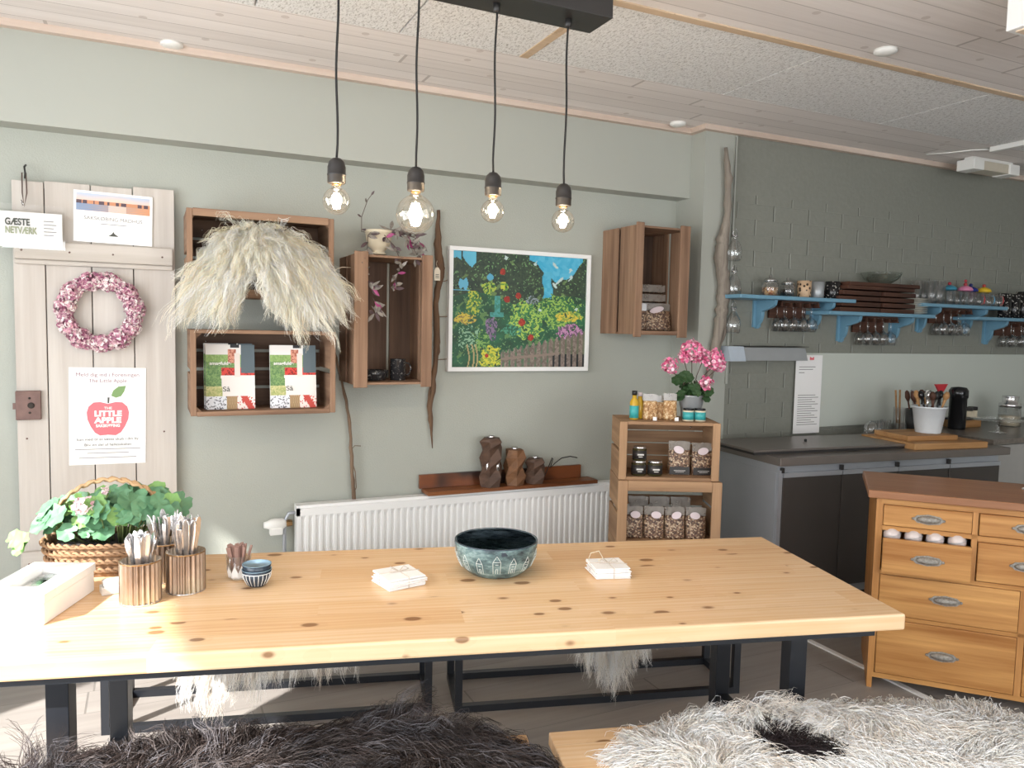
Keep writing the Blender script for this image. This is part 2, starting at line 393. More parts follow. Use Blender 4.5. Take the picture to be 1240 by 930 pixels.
# strands of hair as real tapered geometry, gathered in wavy locks
def fur(name, roots, dirs, length, colors, parent, strands=14, segs=7, bright=1.0, spread=.018, rad0=.0011, gravity=.25, curl=.012, clump=.75, seed=1, floor=None, lenvar=.35, twist=1.6):
    g = np.random.default_rng(seed); n = len(roots); roots = np.asarray(roots, float); dirs = np.asarray(dirs, float)
    colors = np.asarray(colors, float); length = np.broadcast_to(np.asarray(length, float), (n,))
    ll = length*(1+lenvar*(g.random(n)*2-1))
    # guides
    pts = np.zeros((n, segs+1, 3)); d = dirs/np.linalg.norm(dirs, axis=1, keepdims=True); p = roots.copy(); pts[:, 0] = p
    ph = g.random(n)*6.28; ax = np.cross(d, g.normal(size=(n, 3))); ax /= np.linalg.norm(ax, axis=1, keepdims=True)
    fq = twist*(.7+.6*g.random(n))
    for s_ in range(segs):
        t = (s_+1)/segs
        d = d+np.array([0, 0, -gravity])*(.5+t)
        d /= np.linalg.norm(d, axis=1, keepdims=True)
        bx = np.cross(d, ax)
        wob = (ax*np.cos(ph+fq*6.28*t)[:, None]+bx*np.sin(ph+fq*6.28*t)[:, None])*curl*t
        p = p+d*(ll/segs)[:, None]
        q = p+wob
        if floor is not None: q = floor(q, t)
        pts[:, s_+1] = q
    # strands around each guide
    N = n*strands; G = np.repeat(pts, strands, axis=0)
    off = g.normal(size=(N, 3))*spread; off2 = g.normal(size=(N, 3))*spread*.55
    ts = np.linspace(0, 1, segs+1)[None, :, None]
    P = G+off[:, None]*(1-clump*ts)+off2[:, None]*np.sin(ts*(2+3*g.random((N, 1, 1)))*2.2)*ts
    sc = .75+.35*g.random((N, 1, 1)); P = P[:, :1]+(P-P[:, :1])*sc
    if floor is not None: P = np.stack([P[:, 0]]+[floor(P[:, i], ts[0, i, 0]) for i in range(1, segs+1)], axis=1)
    T = np.zeros_like(P); T[:, :-1] = P[:, 1:]-P[:, :-1]; T[:, -1] = T[:, -2]
    T /= np.linalg.norm(T, axis=2, keepdims=True)+1e-9
    rv = g.normal(size=(N, 1, 3)); A = np.cross(T, rv); A /= np.linalg.norm(A, axis=2, keepdims=True)+1e-9; B = np.cross(T, A)
    R = rad0*(1-.8*ts)*(.7+.6*g.random((N, 1, 1)))
    ring = np.stack([P+R*(A*math.cos(a)+B*math.sin(a)) for a in (0, 2.094, 4.189)], axis=2)   # N,segs+1,3,3
    V = ring.reshape(-1, 3)
    base = (np.arange(N)*(segs+1)*3)[:, None, None]; sg = (np.arange(segs)*3)[None, :, None]
    k = np.arange(3)[None, None, :]; k2 = (k+1) % 3
    F = np.stack([base+sg+k, base+sg+k2, base+sg+3+k2, base+sg+3+k], axis=-1).reshape(-1, 4)
    me = bpy.data.meshes.new(name); me.vertices.add(len(V)); me.vertices.foreach_set('co', V.ravel().astype(np.float32))
    me.loops.add(F.size); me.loops.foreach_set('vertex_index', F.ravel().astype(np.int32))
    me.polygons.add(len(F)); me.polygons.foreach_set('loop_start', np.arange(0, F.size, 4, dtype=np.int32)); me.polygons.foreach_set('use_smooth', np.ones(len(F), dtype=bool))
    me.update(calc_edges=True)
    ca = me.color_attributes.new('Col', 'FLOAT_COLOR', 'POINT')
    cc = np.repeat(colors, strands, axis=0)*(.82+.36*g.random((N, 1)))*bright; cv = np.ones((len(V), 4), dtype=np.float32)
    cv[:, :3] = np.clip(np.repeat(cc, (segs+1)*3, axis=0), 0, 1); ca.data.foreach_set('color', cv.ravel())
    me.materials.append(M['attr_fur'])
    o = bpy.data.objects.new(name, me); COL.objects.link(o); o.parent = parent; return o

# ================================================================ STRUCTURE
WY = 3.77; BY = 3.53; CZ = 2.65
def sbox(name, m, *b): return struct(MB().box(*b).build(name, m))
sbox('floor', M['floor'], -1.8, 7.2, -2.8, 4.0, -.1, 0)
sbox('wall_back', M['wall'], -1.8, 2.83, WY, 4.0, 0, CZ)
sbox('wall_kitchen', M['brick'], 3.04, 7.2, BY, 4.0, 0, CZ)
# the pillar end of the kitchen wall: smooth plaster
sbox('wall_pillar', M['wall_smooth'], 2.83, 3.04, BY-.004, 4.0, 0, CZ)
sbox('wall_right', M['wall_smooth'], 7.0, 7.2, -2.8, BY, 0, CZ)
# left wall with its window opening, front wall with two shop windows
def holed(name, m, fixed, a0, a1, holes, axis):
    b = MB(); f0, f1 = fixed
    def put(u0, u1, z0, z1):
        if u1 <= u0 or z1 <= z0: return
        b.box(*((f0, f1, u0, u1) if axis == 'Y' else (u0, u1, f0, f1)), z0, z1)
    u = a0
    for (h0, h1, z0, z1) in holes:
        put(u, h0, 0, CZ); put(h0, h1, 0, z0); put(h0, h1, z1, CZ); u = h1
    put(u, a1, 0, CZ); return struct(b.build(name, m))
holed('wall_left', M['wall_smooth'], (-1.8, -1.6), -2.6, WY, [(-.8, 2.8, .4, 2.4)], 'Y')
holed('wall_front', M['wall_smooth'], (-2.8, -2.6), -1.8, 7.0, [(-1.5, 1.1, .5, 2.4), (2.1, 4.3, .5, 2.4)], 'X')
def window(n, axis, f, a0, a1, z0, z1, bars):
    b = MB()
    def put(u0, u1, q0, q1):
        if axis == 'Y': b.box(f-.03, f+.03, u0, u1, q0, q1)
        else: b.box(u0, u1, f-.03, f+.03, q0, q1)
    put(a0, a1, z0, z0+.05); put(a0, a1, z1-.05, z1)
    for k in range(bars+1):
        u = a0+(a1-a0-.05)*k/bars; put(u, u+.05, z0+.05, z1-.05)
    w = struct(b.build('window_%d' % n, M['white_paint'])); return w
window(1, 'Y', -1.7, -.8, 2.8, .4, 2.4, 3)
window(2, 'X', -2.7, -1.5, 1.1, .5, 2.4, 2)
window(3, 'X', -2.7, 2.1, 4.3, .5, 2.4, 2)
# dropped beam over the dining wall
sbox('trim_1', M['wall_smooth'], -1.6, 2.83, 3.65, WY, 2.265, CZ)
# ceiling: whitewashed boards with a field of wood-wool panels let in between
struct(MB().box(-1.8, 7.2, 3.04, 4.0, CZ, CZ+.1).box(-1.8, 7.2, -2.8, 2.38, CZ, CZ+.1).build('ceiling', M['ceil']))
b = MB()
xs = [-1.8, -.72, -.18, .36, .905, 1.445, 2.53, 3.61, 4.70, 5.78, 7.2]
for i in range(len(xs)-1): b.box(xs[i]+.004, xs[i+1]-.004, 2.40, 3.04, CZ+.0006, CZ+.05)
struct(b.build('ceiling_panels', M['fibre']))
sbox('ceiling_back', M['raw_strip'], -1.8, 7.2, 2.38, 3.04, CZ+.05, CZ+.1)
sbox('trim_2', M['raw_strip'], -1.8, 7.2, 2.365, 2.402, CZ-.006, CZ+.02)
sbox('trim_3', M['raw_strip'], 1.435, 1.475, 2.402, 3.04, CZ-.003, CZ+.02)
sbox('trim_4', M['trim'], -1.6, 2.83, 3.615, 3.65, 2.622, CZ)
struct(MB().box(2.795, 2.83, 3.526, 3.615, 2.622, CZ).box(2.795, 7.0, 3.49, BY-.004, 2.622, CZ).build('trim_5', M['trim']))
# floor threshold strip between dining area and kitchen
sbox('trim_6', M['white_paint'], 2.89, 2.915, .4, 2.80, 0, .008)
# pipe chase line in the pillar corner
sbox('trim_7', M['wall_smooth'], 3.035, 3.05, BY-.014, BY, 1.2, CZ-.03)
# glossy splashback
sbox('trim_8', plain('splashback', 'C3C8BF', .12, scale=3, var=.04), 3.60, 6.9, BY-.012, BY, .92, 1.383)

# ================================================================ TABLE AND BENCHES
TA = rad(-14.5); ux = Vector((cos(TA), sin(TA), 0)); uy = Vector((-sin(TA), cos(TA), 0)); TC = Vector((.779, 2.052, 0))
tb = thing('dining_table', 'long knotty pine table with a black steel frame in the middle of the room', 'table', TC, TA)
MB().box(-1.2, 1.2, -.388, .388, .705, .75).build('tabletop', M['table_pine'], tb, bevel=.006)
MB().box(-1.12, 1.12, -.372, -.35, .688, .705).box(-1.12, 1.12, .33, .352, .688, .705).build('frame_rail', M['steel_black'], tb)
for sx in (-.94, .945):
    for sy in (-.27, .17):
        MB().box(sx-.025, sx+.025, sy-.025, sy+.025, 0, .705).build('leg', M['steel_black'], tb, bevel=.002)
    MB().box(sx-.02, sx+.02, -.245, .145, .665, .70).build('crossbar', M['steel_black'], tb); MB().box(sx-.02, sx+.02, -.245, .145, .25, .285).build('crossbar', M['steel_black'], tb)
def bench(label, o, L, W, H=.45, top=.035):
    t = thing('bench', label, 'bench', (o[0], o[1], 0), TA, 'low benches around the long table')
    MB().box(0, L, 0, W, H-top, H).build('seat', M['table_pine'], t, bevel=.004)
    s = .028
    for x in (.02, L-.02-s):
        for y in (.02, W-.02-s): MB().box(x, x+s, y, y+s, s, H-top).build('leg', M['steel_black'], t)
        MB().box(x, x+s, .02, W-.02, 0, s).build('floor_rail', M['steel_black'], t)
    for y in (.02, W-.02-s): MB().box(.02+s, L-.02-s, y, y+s, 0, s).build('stretcher', M['steel_black'], t)
    return t
bench('black framed bench behind the table, at the end under the white door', (-.2, 3.02), 1.23, .35)
bench('black framed bench behind the table, the right one of the two under the radiator', (1.03, 2.675), 1.23, .35)
oR = Vector((.912, 1.668, 0))-uy*.36; oL = Vector((.855, 1.682, 0))-uy*.36-ux*1.2
bench('pine bench in the foreground, half covered by the white sheepskin', (oR.x, oR.y), 1.2, .36, .47)
bench('bench in the left foreground, hidden under the dark brown sheepskin', (oL.x, oL.y), 1.2, .36, .47)

# ---- sheepskins
def pelt(label, cat_name, loc, rz, half, height, hair, cols, locks, seed, length, edge=None, shape=None, group='sheepskins laid over the benches', lay=(0, 0, 0), floorz=None, spread=.014, rad0=.001, strands=14, curl=.014, gravity=.2, drape=None):
    """pelt lying on a seat: skin surface plus hair; local x along, y across, z above seat"""
    t = thing('sheepskin', label, 'sheepskin', loc, rz, group)
    g = random.Random(seed); a, b_ = half
    def rim(th):
        return 1+.10*sin(3*th+seed)+.06*sin(5*th+1.7*seed)+.04*sin(9*th)
    def surf(u, v):      # u,v in unit disc (superellipse)
        x, y = a*u, b_*v
        if drape: return drape(x, y)
        return (x, y, height*(1-(u*u+v*v)**2*.8))
    # skin
    m = MB(); nr, na = 8, 40; vs = []; fs = []
    for i in range(nr+1):
        for k in range(na):
            th = 2*PI*k/na; r = i/nr*rim(th)
            c, s = cos(th), sin(th); q = (abs(c)**3.2+abs(s)**3.2)**(-1/3.2)
            vs.append(surf(r*c*q, r*s*q))
    for i in range(nr):
        for k in range(na): fs.append((i*na+k, (i+1)*na+k, (i+1)*na+(k+1) % na, i*na+(k+1) % na))
    m.add(vs, fs, 0, True); sk = m.build('hide', plain('hide_'+str(seed), cols[0], .9), t)
    so = sk.modifiers.new('thickness', 'SOLIDIFY'); so.thickness = .004; so.offset = -1
    R = []; D = []; C = []
    while len(R) < locks:
        th = g.random()*2*PI; r = math.sqrt(g.random())*rim(th); c, s = cos(th), sin(th); q = (abs(c)**3.2+abs(s)**3.2)**(-1/3.2)
        u, v = r*c*q, r*s*q; p = surf(u, v)
        R.append(p); col = hair(u, v, g); C.append(lin(col))
        n1 = .9*sin(u*3.1+seed)+.5*sin(v*4.3+u*2+seed*2)
        e = max(0, r-.5)*1.8
        D.append((lay[0]+.55*cos(n1*2.2)+u*e*1.3, lay[1]+.55*sin(n1*2.2)+v*e*1.3, lay[2]+.42-.15*e))
    fl = None
    if floorz is not None:
        def fl(q, tt):
            q = q.copy(); ins = (np.abs(q[:, 0]) < floorz[0]) & (np.abs(q[:, 1]) < floorz[1])
            q[:, 2] = np.where(ins, np.maximum(q[:, 2], floorz[2]+.002), q[:, 2]); return q
    f = fur('wool', R, D, length, C, t, bright=1.0 if seed == 3 else 1.18, strands=strands, seed=seed, spread=spread, rad0=rad0, curl=curl, gravity=gravity, floor=fl)
    f['kind'] = 'stuff'
    return t
DK = ['3A302D', '2B2422', '4A3F3C', '5E5654', '241D1B', '332A27']
def hair_dark(u, v, g):
    c = hx(g.choice(DK)); return lerp(c, hx('8A8A92'), .55 if g.random() < .2 else 0)  # some locks tinted grey-blue: highlights on the wool put into their colour
def hair_white(u, v, g):
    if ((u+.28)/.16)**2+((v-.05)/.42)**2 < 1+g.random()*.5: return hx(g.choice(['241C1D', '2E2426', '1D1718']))
    return hx(g.choice(['F4EFE8', 'EEE6DC', 'FAF7F2', 'E3D8CC', 'F6F2EC']))
cL = oL+ux*.60+uy*.20; cR = oR+ux*.72+uy*.17
pelt('shaggy dark brown sheepskin over the bench in the left foreground', 's', (cL.x, cL.y, .47), TA, (.57, .17), .045, hair_dark, None or ['2E2624'], 2300, 3, .125, lay=(.25, .1, .05), floorz=(.6, .17, 0), spread=.013, rad0=.0011, strands=14, curl=.016, gravity=.20)
pelt('white long-haired sheepskin with a dark patch on the bench in the right foreground', 's', (cR.x, cR.y, .47), TA, (.56, .17), .022, hair_white, ['E8E0D6'], 2400, 5, .095, lay=(.2, .0, .0), floorz=(.55, .16, 0), spread=.013, rad0=.001, strands=14, curl=.014, gravity=.26)
# skins hanging over the front edge of the two far benches
def hang_pelt(label, loc, w, drop, cols, seed, fall=lambda u: 1, centre=0.0, narrow=.5, locks=420, hair_len=.13):
    t = thing('sheepskin', label, 'sheepskin', loc, TA, 'sheepskins laid over the benches'); g = random.Random(seed)
    def surf(u, v):   # v -1 back of the seat .. 0 edge .. 1 hanging tip
        ww = w*(1 if v < 0 else 1-narrow*v)
        x = u*ww+centre*max(0, v)
        if v < 0: return (x, -v*.28, .012)
        return (x, -.012-.01*v, .012-drop*v*fall(u))
    m = MB(); nu, nv = 14, 14; vs = [surf(-1+2*i/nu, -1+2*j/nv) for j in range(nv+1) for i in range(nu+1)]
    fs = [(j*(nu+1)+i, j*(nu+1)+i+1, (j+1)*(nu+1)+i+1, (j+1)*(nu+1)+i) for j in range(nv) for i in range(nu)]
    m.add(vs, fs, 0, True); sk = m.build('hide', plain('hide_h%d' % seed, 'D8D0C4', .9), t)
    so = sk.modifiers.new('thickness', 'SOLIDIFY'); so.thickness = .004; so.offset = 1
    R = []; D = []; C = []
    for _ in range(locks):
        u = g.uniform(-1, 1); v = g.uniform(-.9, 1); p = surf(u, v); R.append((p[0], p[1]-(.003 if v > 0 else 0), p[2]+(.003 if v < 0 else 0)))
        D.append((.3*u+.2*g.uniform(-1, 1), -.5, .25 if v < 0 else -.35)); C.append(lin(hx(g.choice(cols))))
    fur('wool', R, D, hair_len, C, t, bright=1.15, strands=14, seed=seed, spread=.012, rad0=.0009, curl=.008, gravity=.30, floor=lambda q, tt: np.column_stack([q[:, 0], q[:, 1], np.where(q[:, 1] > -.002, np.maximum(q[:, 2], .006), q[:, 2])]))['kind'] = 'stuff'
    return t
WH = ['F2EEE6', 'E6DFD4', 'FAF7F1', 'D9CFC2']
def benchpt(o, x, y, z=.45): v = Vector((o[0], o[1], 0))+ux*x+uy*y; return (v.x, v.y, z)
hang_pelt('white sheepskin hanging from the far left bench, seen under the table', benchpt((-.2, 3.02), .62, 0), .30, .24, WH, 21, fall=lambda u: 1.0 if u < -.55 else (.72 if u < -.1 else .48), narrow=.12, hair_len=.14, locks=760)
hang_pelt('white sheepskin hanging from the far right bench, seen under the table', benchpt((1.03, 2.675), .62, 0), .17, .25, WH, 22, fall=lambda u: 1.05-.55*abs(u), narrow=.45, hair_len=.14, locks=560)

# ================================================================ LEFT WALL
# ---- old door
d = thing('old_plank_door', 'old weathered white plank door leaning on the left of the back wall', 'door', (-.1975, 3.755, 0))
cuts = [-.305, -.19, -.022, .137, .302]; tops = [2.052, 2.058, 2.056, 2.066]
g = MB()
for i in range(4): g.box(cuts[i]+.002, cuts[i+1]-.002, -.03, 0, .0, tops[i])
g.build('planks', M['door'], d, bevel=.002)
MB().box(-.30, .30, -.008, .002, .01, 2.03).build('gap_backing', M['dark_gap'], d)
MB().box(-.297, .293, -.062, -.03, 1.735, 1.81).box(-.297, .293, -.052, -.03, 1.715, 1.735).build('upper_batten', M['door_x'], d, bevel=.006)
MB().box(-.297, .293, -.058, -.03, .42, .52).build('lower_batten', M['door_x'], d, bevel=.006)
g = MB()
for x in (-.27, -.1, .06, .25):
    for z in (1.77, .47, 1.0+.02*x): g.lathe([(.004, 0), (.003, .003)], (0, 0, 0), 8, mat=Matrix.Translation((x, -.062 if z > 1.5 else (-.058 if z < .6 else -.03), z)) @ Matrix.Rotation(rad(90), 4, 'X'))
g.build('nails', M['rust'], d)
lk = MB().box(-.305, -.215, -.052, -.03, 1.075, 1.195).build('lock_case', M['rust'], d, bevel=.003, )
MB().box(-.315, -.303, -.048, -.036, 1.12, 1.145).build('bolt', M['rust'], lk)
g = MB()
for x, z in ((-.255, 1.165), (-.255, 1.105)): g.lathe([(.005, 0), (.004, .002)], n=10, mat=Matrix.Translation((x, -.052, z)) @ Matrix.Rotation(rad(90), 4, 'X'))
g.lathe([(.013, 0), (.011, .006), (.006, .008)], n=12, mat=Matrix.Translation((-.25, -.052, 1.135)) @ Matrix.Rotation(rad(90), 4, 'X'))
g.build('keyhole_knob', M['dark_gap'], lk)
# ---- hook and pouch
h = thing('lanyard_hook', 'small dark hook and loop above the top left corner of the white door', 'hook', (-.452, 3.71, 2.06))
MB().tube([(0, .045, .06), (0, .0, .045), (.004, -.012, .02), (.002, -.004, 0), (0, .012, .01)], .004, 6).build('hook', M['black_plastic'], h)
MB().tube([(-.008, -.006, .02), (-.008, -.01, -.06), (-.002, -.012, -.115), (.008, -.01, -.06), (.006, -.006, .02)], .0025, 6, closed=True).build('loop', M['stem_dark'], h)
p = thing('plastic_pouch', 'clear plastic pouch with a printed card hanging on the white door', 'sign', (-.455, 3.675, 1.78))
MB().box(-.115, .135, -.002, 0, 0, .14).build('card', M['paper'], p)
MB().box(-.135, .145, -.0045, -.003, -.006, .17).build('sleeve', M['glass_panel'], p)
MB().tube([(0, 0, .165), (-.005, -.002, .185), (.005, -.004, .165)], .003, 6).build('clip', M['silver'], p)
GR = plain('print_grey', '4D4F47', .6); OL = plain('print_olive', '9AA083', .6); LG = plain('print_light', '8E8B87', .6)
lettering('GÆSTE', .037, (-.063, -.0052, .098), p, GR, .085, .0012, 'LEFT'); lettering('NETVÆRK', .037, (-.063, -.0052, .065), p, OL, .11, .0012, 'LEFT')
g = MB()
for k in range(5): g.box(.07, .105+.01*(k % 2), -.0052, -.0046, .05+.014*k, .053+.014*k)
g.build('small_print', LG, p)
# ---- certificate
p = thing('certificate', 'white certificate with a sunset harbour photo pinned to the top of the door', 'poster', (-.136, 3.719, 1.818)); p.rotation_euler = (0, rad(1.2), 0)
MB().box(-.149, .149, -.001, 0, 0, .212).build('sheet', M['paper'], p)
def harbour(u, v):
    if v > .62: return lerp(hx('E8C9B8'), hx('B9C3D6'), (v-.62)/.38+.15*sin(u*9))
    if v > .42:
        return hx('5A4A52') if (sin(u*61)+sin(u*23) > .2) else hx('C98F6C')
    return lerp(lerp(hx('7E97B8'), hx('E09868'), u*.9+.15*sin(v*60)), hx('F2E4D4'), .5 if abs(u-.55) < .12 else 0)
panel('harbour_photo', .278, .072, 70, 20, harbour, p, M['attr'], (0, -.0014, .13), 0)
lettering('SAKSKØBING MADHUS', .021, (0, -.0016, .10), p, LG, .22)
g = MB(); g.prism([(-.02, .03), (.02, .03), (.004, .042), (0, .05), (-.006, .04)], -.0016, -.0012)
g.box(-.05, .05, -.0016, -.0012, .078, .080); g.build('emblem', GR, p)
# ---- wreath
wr = thing('flower_wreath', 'round wreath of dusty pink dried hydrangea on the white door', 'wreath', (-.188, 3.690, 1.526))
def petals(name, centres, size, parent, cols, seed, mat=M['attr'], cup=.5):
    """many small ruffled petals, each petal of its own colour"""
    q = np.random.default_rng(seed); vs = []; fs = []; cc = []
    for c, nrm in centres:
        n = Vector(nrm)+Vector(q.normal(size=3)*.55); n.normalize(); a = n.orthogonal().normalized(); a = (Matrix.Rotation(q.random()*6.28, 3, n) @ a); b2 = n.cross(a)
        s = size*(.7+.6*q.random()); k = len(vs); base = Vector(c)
        loc = [(0, -.5, 0), (.45, -.1, cup*.3), (.35, .45, cup*.1), (0, .55, cup*.45), (-.35, .45, cup*.1), (-.45, -.1, cup*.3)]
        vs += [base+(a*x+b2*y+n*z)*s for x, y, z in loc]+[base+n*s*.05]
        fs += [(k+6, k+i, k+(i+1) % 6) for i in range(6)]
        cc += [lin(hx(cols[int(q.random()*len(cols))]))]*7
    me = bpy.data.meshes.new(name); me.from_pydata([tuple(v) for v in vs], [], fs); ca = me.color_attributes.new('Col', 'FLOAT_COLOR', 'POINT')
    arr = np.ones((len(vs), 4), dtype=np.float32); arr[:, :3] = np.array(cc)*(.85+.3*q.random((len(vs), 1))); ca.data.foreach_set('color', arr.ravel())
    me.materials.append(mat); o = bpy.data.objects.new(name, me); COL.objects.link(o); o.parent = parent; return o
cs = []
for k in range(2300):
    a = rnd.random()*2*PI; ph = rnd.uniform(-PI*.62, PI*.62); R0, r0 = .132, .030*(1+.18*sin(a*11)+.1*sin(a*5))
    nx, ny, nz = cos(a)*sin(ph), -cos(ph), sin(a)*sin(ph); cs.append(((cos(a)*R0+nx*r0, ny*r0, sin(a)*R0+nz*r0), (nx, ny, nz)))
petals('petals', cs, .017, wr, ['C08A9B', 'A56C84', 'D9B2BA', 'EBDAD8', '935670', 'CC9CA9', 'F5ECE8', 'F0E0DE'], 3)
MB().tube([(cos(2*PI*k/32)*.132, 0, sin(2*PI*k/32)*.132) for k in range(32)], .022, 8, closed=True).build('ring', plain('wreath_ring', '7E4B5E', .9), wr)
# ---- apple poster
p = thing('apple_poster', 'white poster with a red apple pinned to the white door under the wreath', 'poster', (-.170, 3.722, .872)); p.rotation_euler = (0, rad(.8), 0)
MB().box(-.147, .147, -.001, 0, 0, .418).build('sheet', M['paper'], p)
AR = plain('print_red', 'E8737B', .6, var=.03); AG = plain('print_leaf_green', '7A9A62', .6, var=.03); AB = plain('print_rose', '8E6570', .6)
ap = [(0, .262), (.03, .27), (.055, .268), (.074, .25), (.081, .225), (.078, .195), (.066, .165), (.05, .138), (.03, .125), (0, .128)]
MB().prism(ap+[(-x, z) for x, z in ap[::-1][1:-1]], -.0018, -.0012).build('apple', AR, p)
MB().prism([(.012, .297), (.02, .32), (.04, .337), (.069, .340), (.062, .315), (.05, .295), (.03, .288)], -.0018, -.0012).build('leaf', AG, p)
MB().prism([(-.002, .29), (.006, .29), (.004, .265), (-.002, .265)], -.0018, -.0012).build('stalk', GR, p)
for s, z, w, hgt, b in (('THE', .243, .03, .015, .0003), ('LITTLE', .219, .105, .032, .002), ('APPLE', .190, .105, .032, .002), ('SAKSKØBING', .167, .092, .017, .0008)):
    lettering(s, hgt, (0, -.0022, z), p, M['white_plastic'], w, b)
lettering('Meld dig ind i Foreningen', .022, (0, -.0016, .387), p, AB, .24); lettering('The Little Apple', .022, (0, -.0016, .361), p, AB, .145)
lettering('kan med til at sætte skub i din by', .016, (0, -.0016, .109), p, GR, .235); lettering('Bliv en del af fællesskabet', .016, (0, -.0016, .085), p, GR, .18)
g = MB()
for z, w in ((.065, .25), (.048, .16), (.028, .22)): g.box(-w/2, w/2, -.0015, -.0011, z, z+.003)
g.build('small_print', LG, p)

# ---- crates
def crate(label, loc, w, h, dpt, rz=0, mats='crate', left=.022, right=.022, top=.02, bottom=.02, back='x', nback=4, gap=.012, side_gap=True, tri=True, group='wooden apple crates', solid_back=False, boards=.011, over=.0):
    """open towards -Y; x centred, y 0 (front) .. dpt (wall), z 0..h"""
    t = thing('apple_crate', label, 'crate', loc, rz, group); mx, my, mz = M[mats]; T = boards; x0, x1 = -w/2, w/2; mi = M['crate_in']
    for s in (-1, 1):
        g = MB(); xa, xb = (x0, x0+T) if s < 0 else (x1-T, x1)
        if w >= h:
            for (za, zb) in ((0, h*.47), (h*.53, h)): g.box(xa, xb, 0, dpt, za, zb)
            g.build('side_panel', my, t, bevel=.002)
        else:
            for (ya, yb) in ((0, dpt*.47), (dpt*.51, dpt)): g.box(xa, xb, ya+(.006 if ya else 0), yb-(0 if ya else .006), 0, h)
            g.build('side_panel', mz, t, bevel=.002)
    for nm, za, zb in (('bottom_panel', 0, T), ('top_panel', h-T, h)):
        g = MB()
        for (ya, yb) in ((.0, dpt*.48), (dpt*.51, dpt)): g.box(x0+T, x1-T, ya, yb, za, zb)
        g.build(nm, mx, t, bevel=.002)
    g = MB()
    if back == 'x':
        q = (h-2*T)/nback
        for k in range(nback): g.box(x0+T, x1-T, dpt-.010, dpt, T+k*q+(gap/2 if k else 0), T+(k+1)*q-(gap/2 if k < nback-1 else 0))
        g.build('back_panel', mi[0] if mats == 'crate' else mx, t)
    else:
        q = (w-2*T)/nback
        for k in range(nback): g.box(x0+T+k*q+(gap/2 if k else 0), x0+T+(k+1)*q-(gap/2 if k < nback-1 else 0), dpt-.010, dpt, T, h-T)
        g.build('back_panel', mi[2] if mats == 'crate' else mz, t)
    f0, f1 = -.013, 0
    if left: MB().box(x0-.002, x0+left, f0, f1, -over, h+over).build('front_rail', mz, t, bevel=.003)
    if right: MB().box(x1-right, x1+.002, f0, f1, -over, h+over).build('front_rail', mz, t, bevel=.003)
    if top: MB().box(x0+left, x1-right, f0, f1, h-top, h+.002).build('front_rail', mx, t, bevel=.003)
    if bottom: MB().box(x0+left, x1-right, f0, f1, -.002, bottom).build('front_rail', mx, t, bevel=.003)
    if tri:
        for sx in (-1, 1):
            for sz in (0, 1):
                xx = sx*(w/2-T); zz = T if not sz else h-T; e = .038; dz = e if not sz else -e
                MB().prism([(xx, zz), (xx-sx*e, zz), (xx, zz+dz)], .002, .03).build('corner_block', my, t)
    g = MB()
    for sx in (-1, 1): g.lathe([(.005, 0), (.004, .004)], n=8, mat=Matrix.Translation((sx*(w/2-.075), dpt-.011, h-.055)) @ Matrix.Rotation(rad(90), 4, 'X'))
    g.build('screw_heads', M['silver'], t)
    return t
crate('wooden crate on the wall right of the white door, with the white fleece spilling out', (.442, 3.47, 1.603), .60, .358, .30, bottom=.035, top=.03)
crate('wooden crate on the wall with two cookbooks standing in it', (.452, 3.47, 1.100), .60, .362, .30, top=.014, bottom=.018, gap=.014)
crate('upright wooden crate on the wall with the cream plant pot on top', (1.022, 3.47, 1.222), .368, .595, .30, left=.062, right=.05, top=0, bottom=0, back='z', nback=3, gap=.014, tri=False, over=.012)
crate('upright wooden crate on the wall beside the pillar, holding bags of granola', (2.500, 3.44, 1.478), .345, .578, .33, left=.045, right=.062, top=0, bottom=.02, back='z', nback=3, gap=.012, tri=False, over=.014)

# fleece in the upper crate
t = thing('sheepskin', 'curly cream white fleece bursting out of the upper left wall crate', 'sheepskin', (.442, 3.47, 1.603))
R = []; D = []; Cc = []; g = random.Random(5); Ln = []
def dome(u, v):
    zt = .275-.10*u*u; zb = .045 if u < -.34 else (.20-.155*abs(u+.18)/.16 if -.34 <= u < -.02 else .03+.03*u)
    zb = min(max(zb, .03), .20); z = zt+(zb-zt)*v
    return (.012+u*.225, .10-.145*v**.8-.035*(1-u*u)*sin(v*PI), z)
for k in range(2500):
    u = g.uniform(-1, 1); v = g.random()
    if v > .72 and -.40 < u < .02: continue
    p_ = dome(u, v); R.append(p_); dx = p_[0]+.005; dz = p_[2]-.17
    if -.18 < u < .05 and v > .75: dx = .12
    elif -.40 < u <= -.18 and v > .75: dx = -.14
    Ln.append(.136*g.uniform(.75, 1.25)*(1+.30*sin(9*u+1.2)*sin(3*v+u*4))*(1.12 if u > .3 and v > .5 else 1))
    D.append((dx*5.5+g.uniform(-.35, .35), -.62+g.uniform(-.2, .2), dz*5.0+g.uniform(-.3, .3)-.1)); Cc.append(lin(hx(g.choice(['FFF6E6', 'FBEFD9', 'FFFAF0', 'F6E6CB', 'FDF3E0']))))
m = MB(); nu = 24; nv = 12; vs = [dome(-1+2*i/nu, j/nv) for j in range(nv+1) for i in range(nu+1)]
m.add(vs, [(j*(nu+1)+i, j*(nu+1)+i+1, (j+1)*(nu+1)+i+1, (j+1)*(nu+1)+i) for j in range(nv) for i in range(nu)], 0, True)
sk = m.build('hide', plain('hide_crate', 'EFE6D8', .9), t); so = sk.modifiers.new('thickness', 'SOLIDIFY'); so.thickness = .006; so.offset = 0
def crfl(q, tt):
    q = q.copy(); inside = (q[:, 1] > -.016); q[:, 2] = np.where(inside, np.clip(q[:, 2], .02, .32), q[:, 2]); q[:, 0] = np.where(inside, np.clip(q[:, 0], -.26, .28), q[:, 0])
    return q
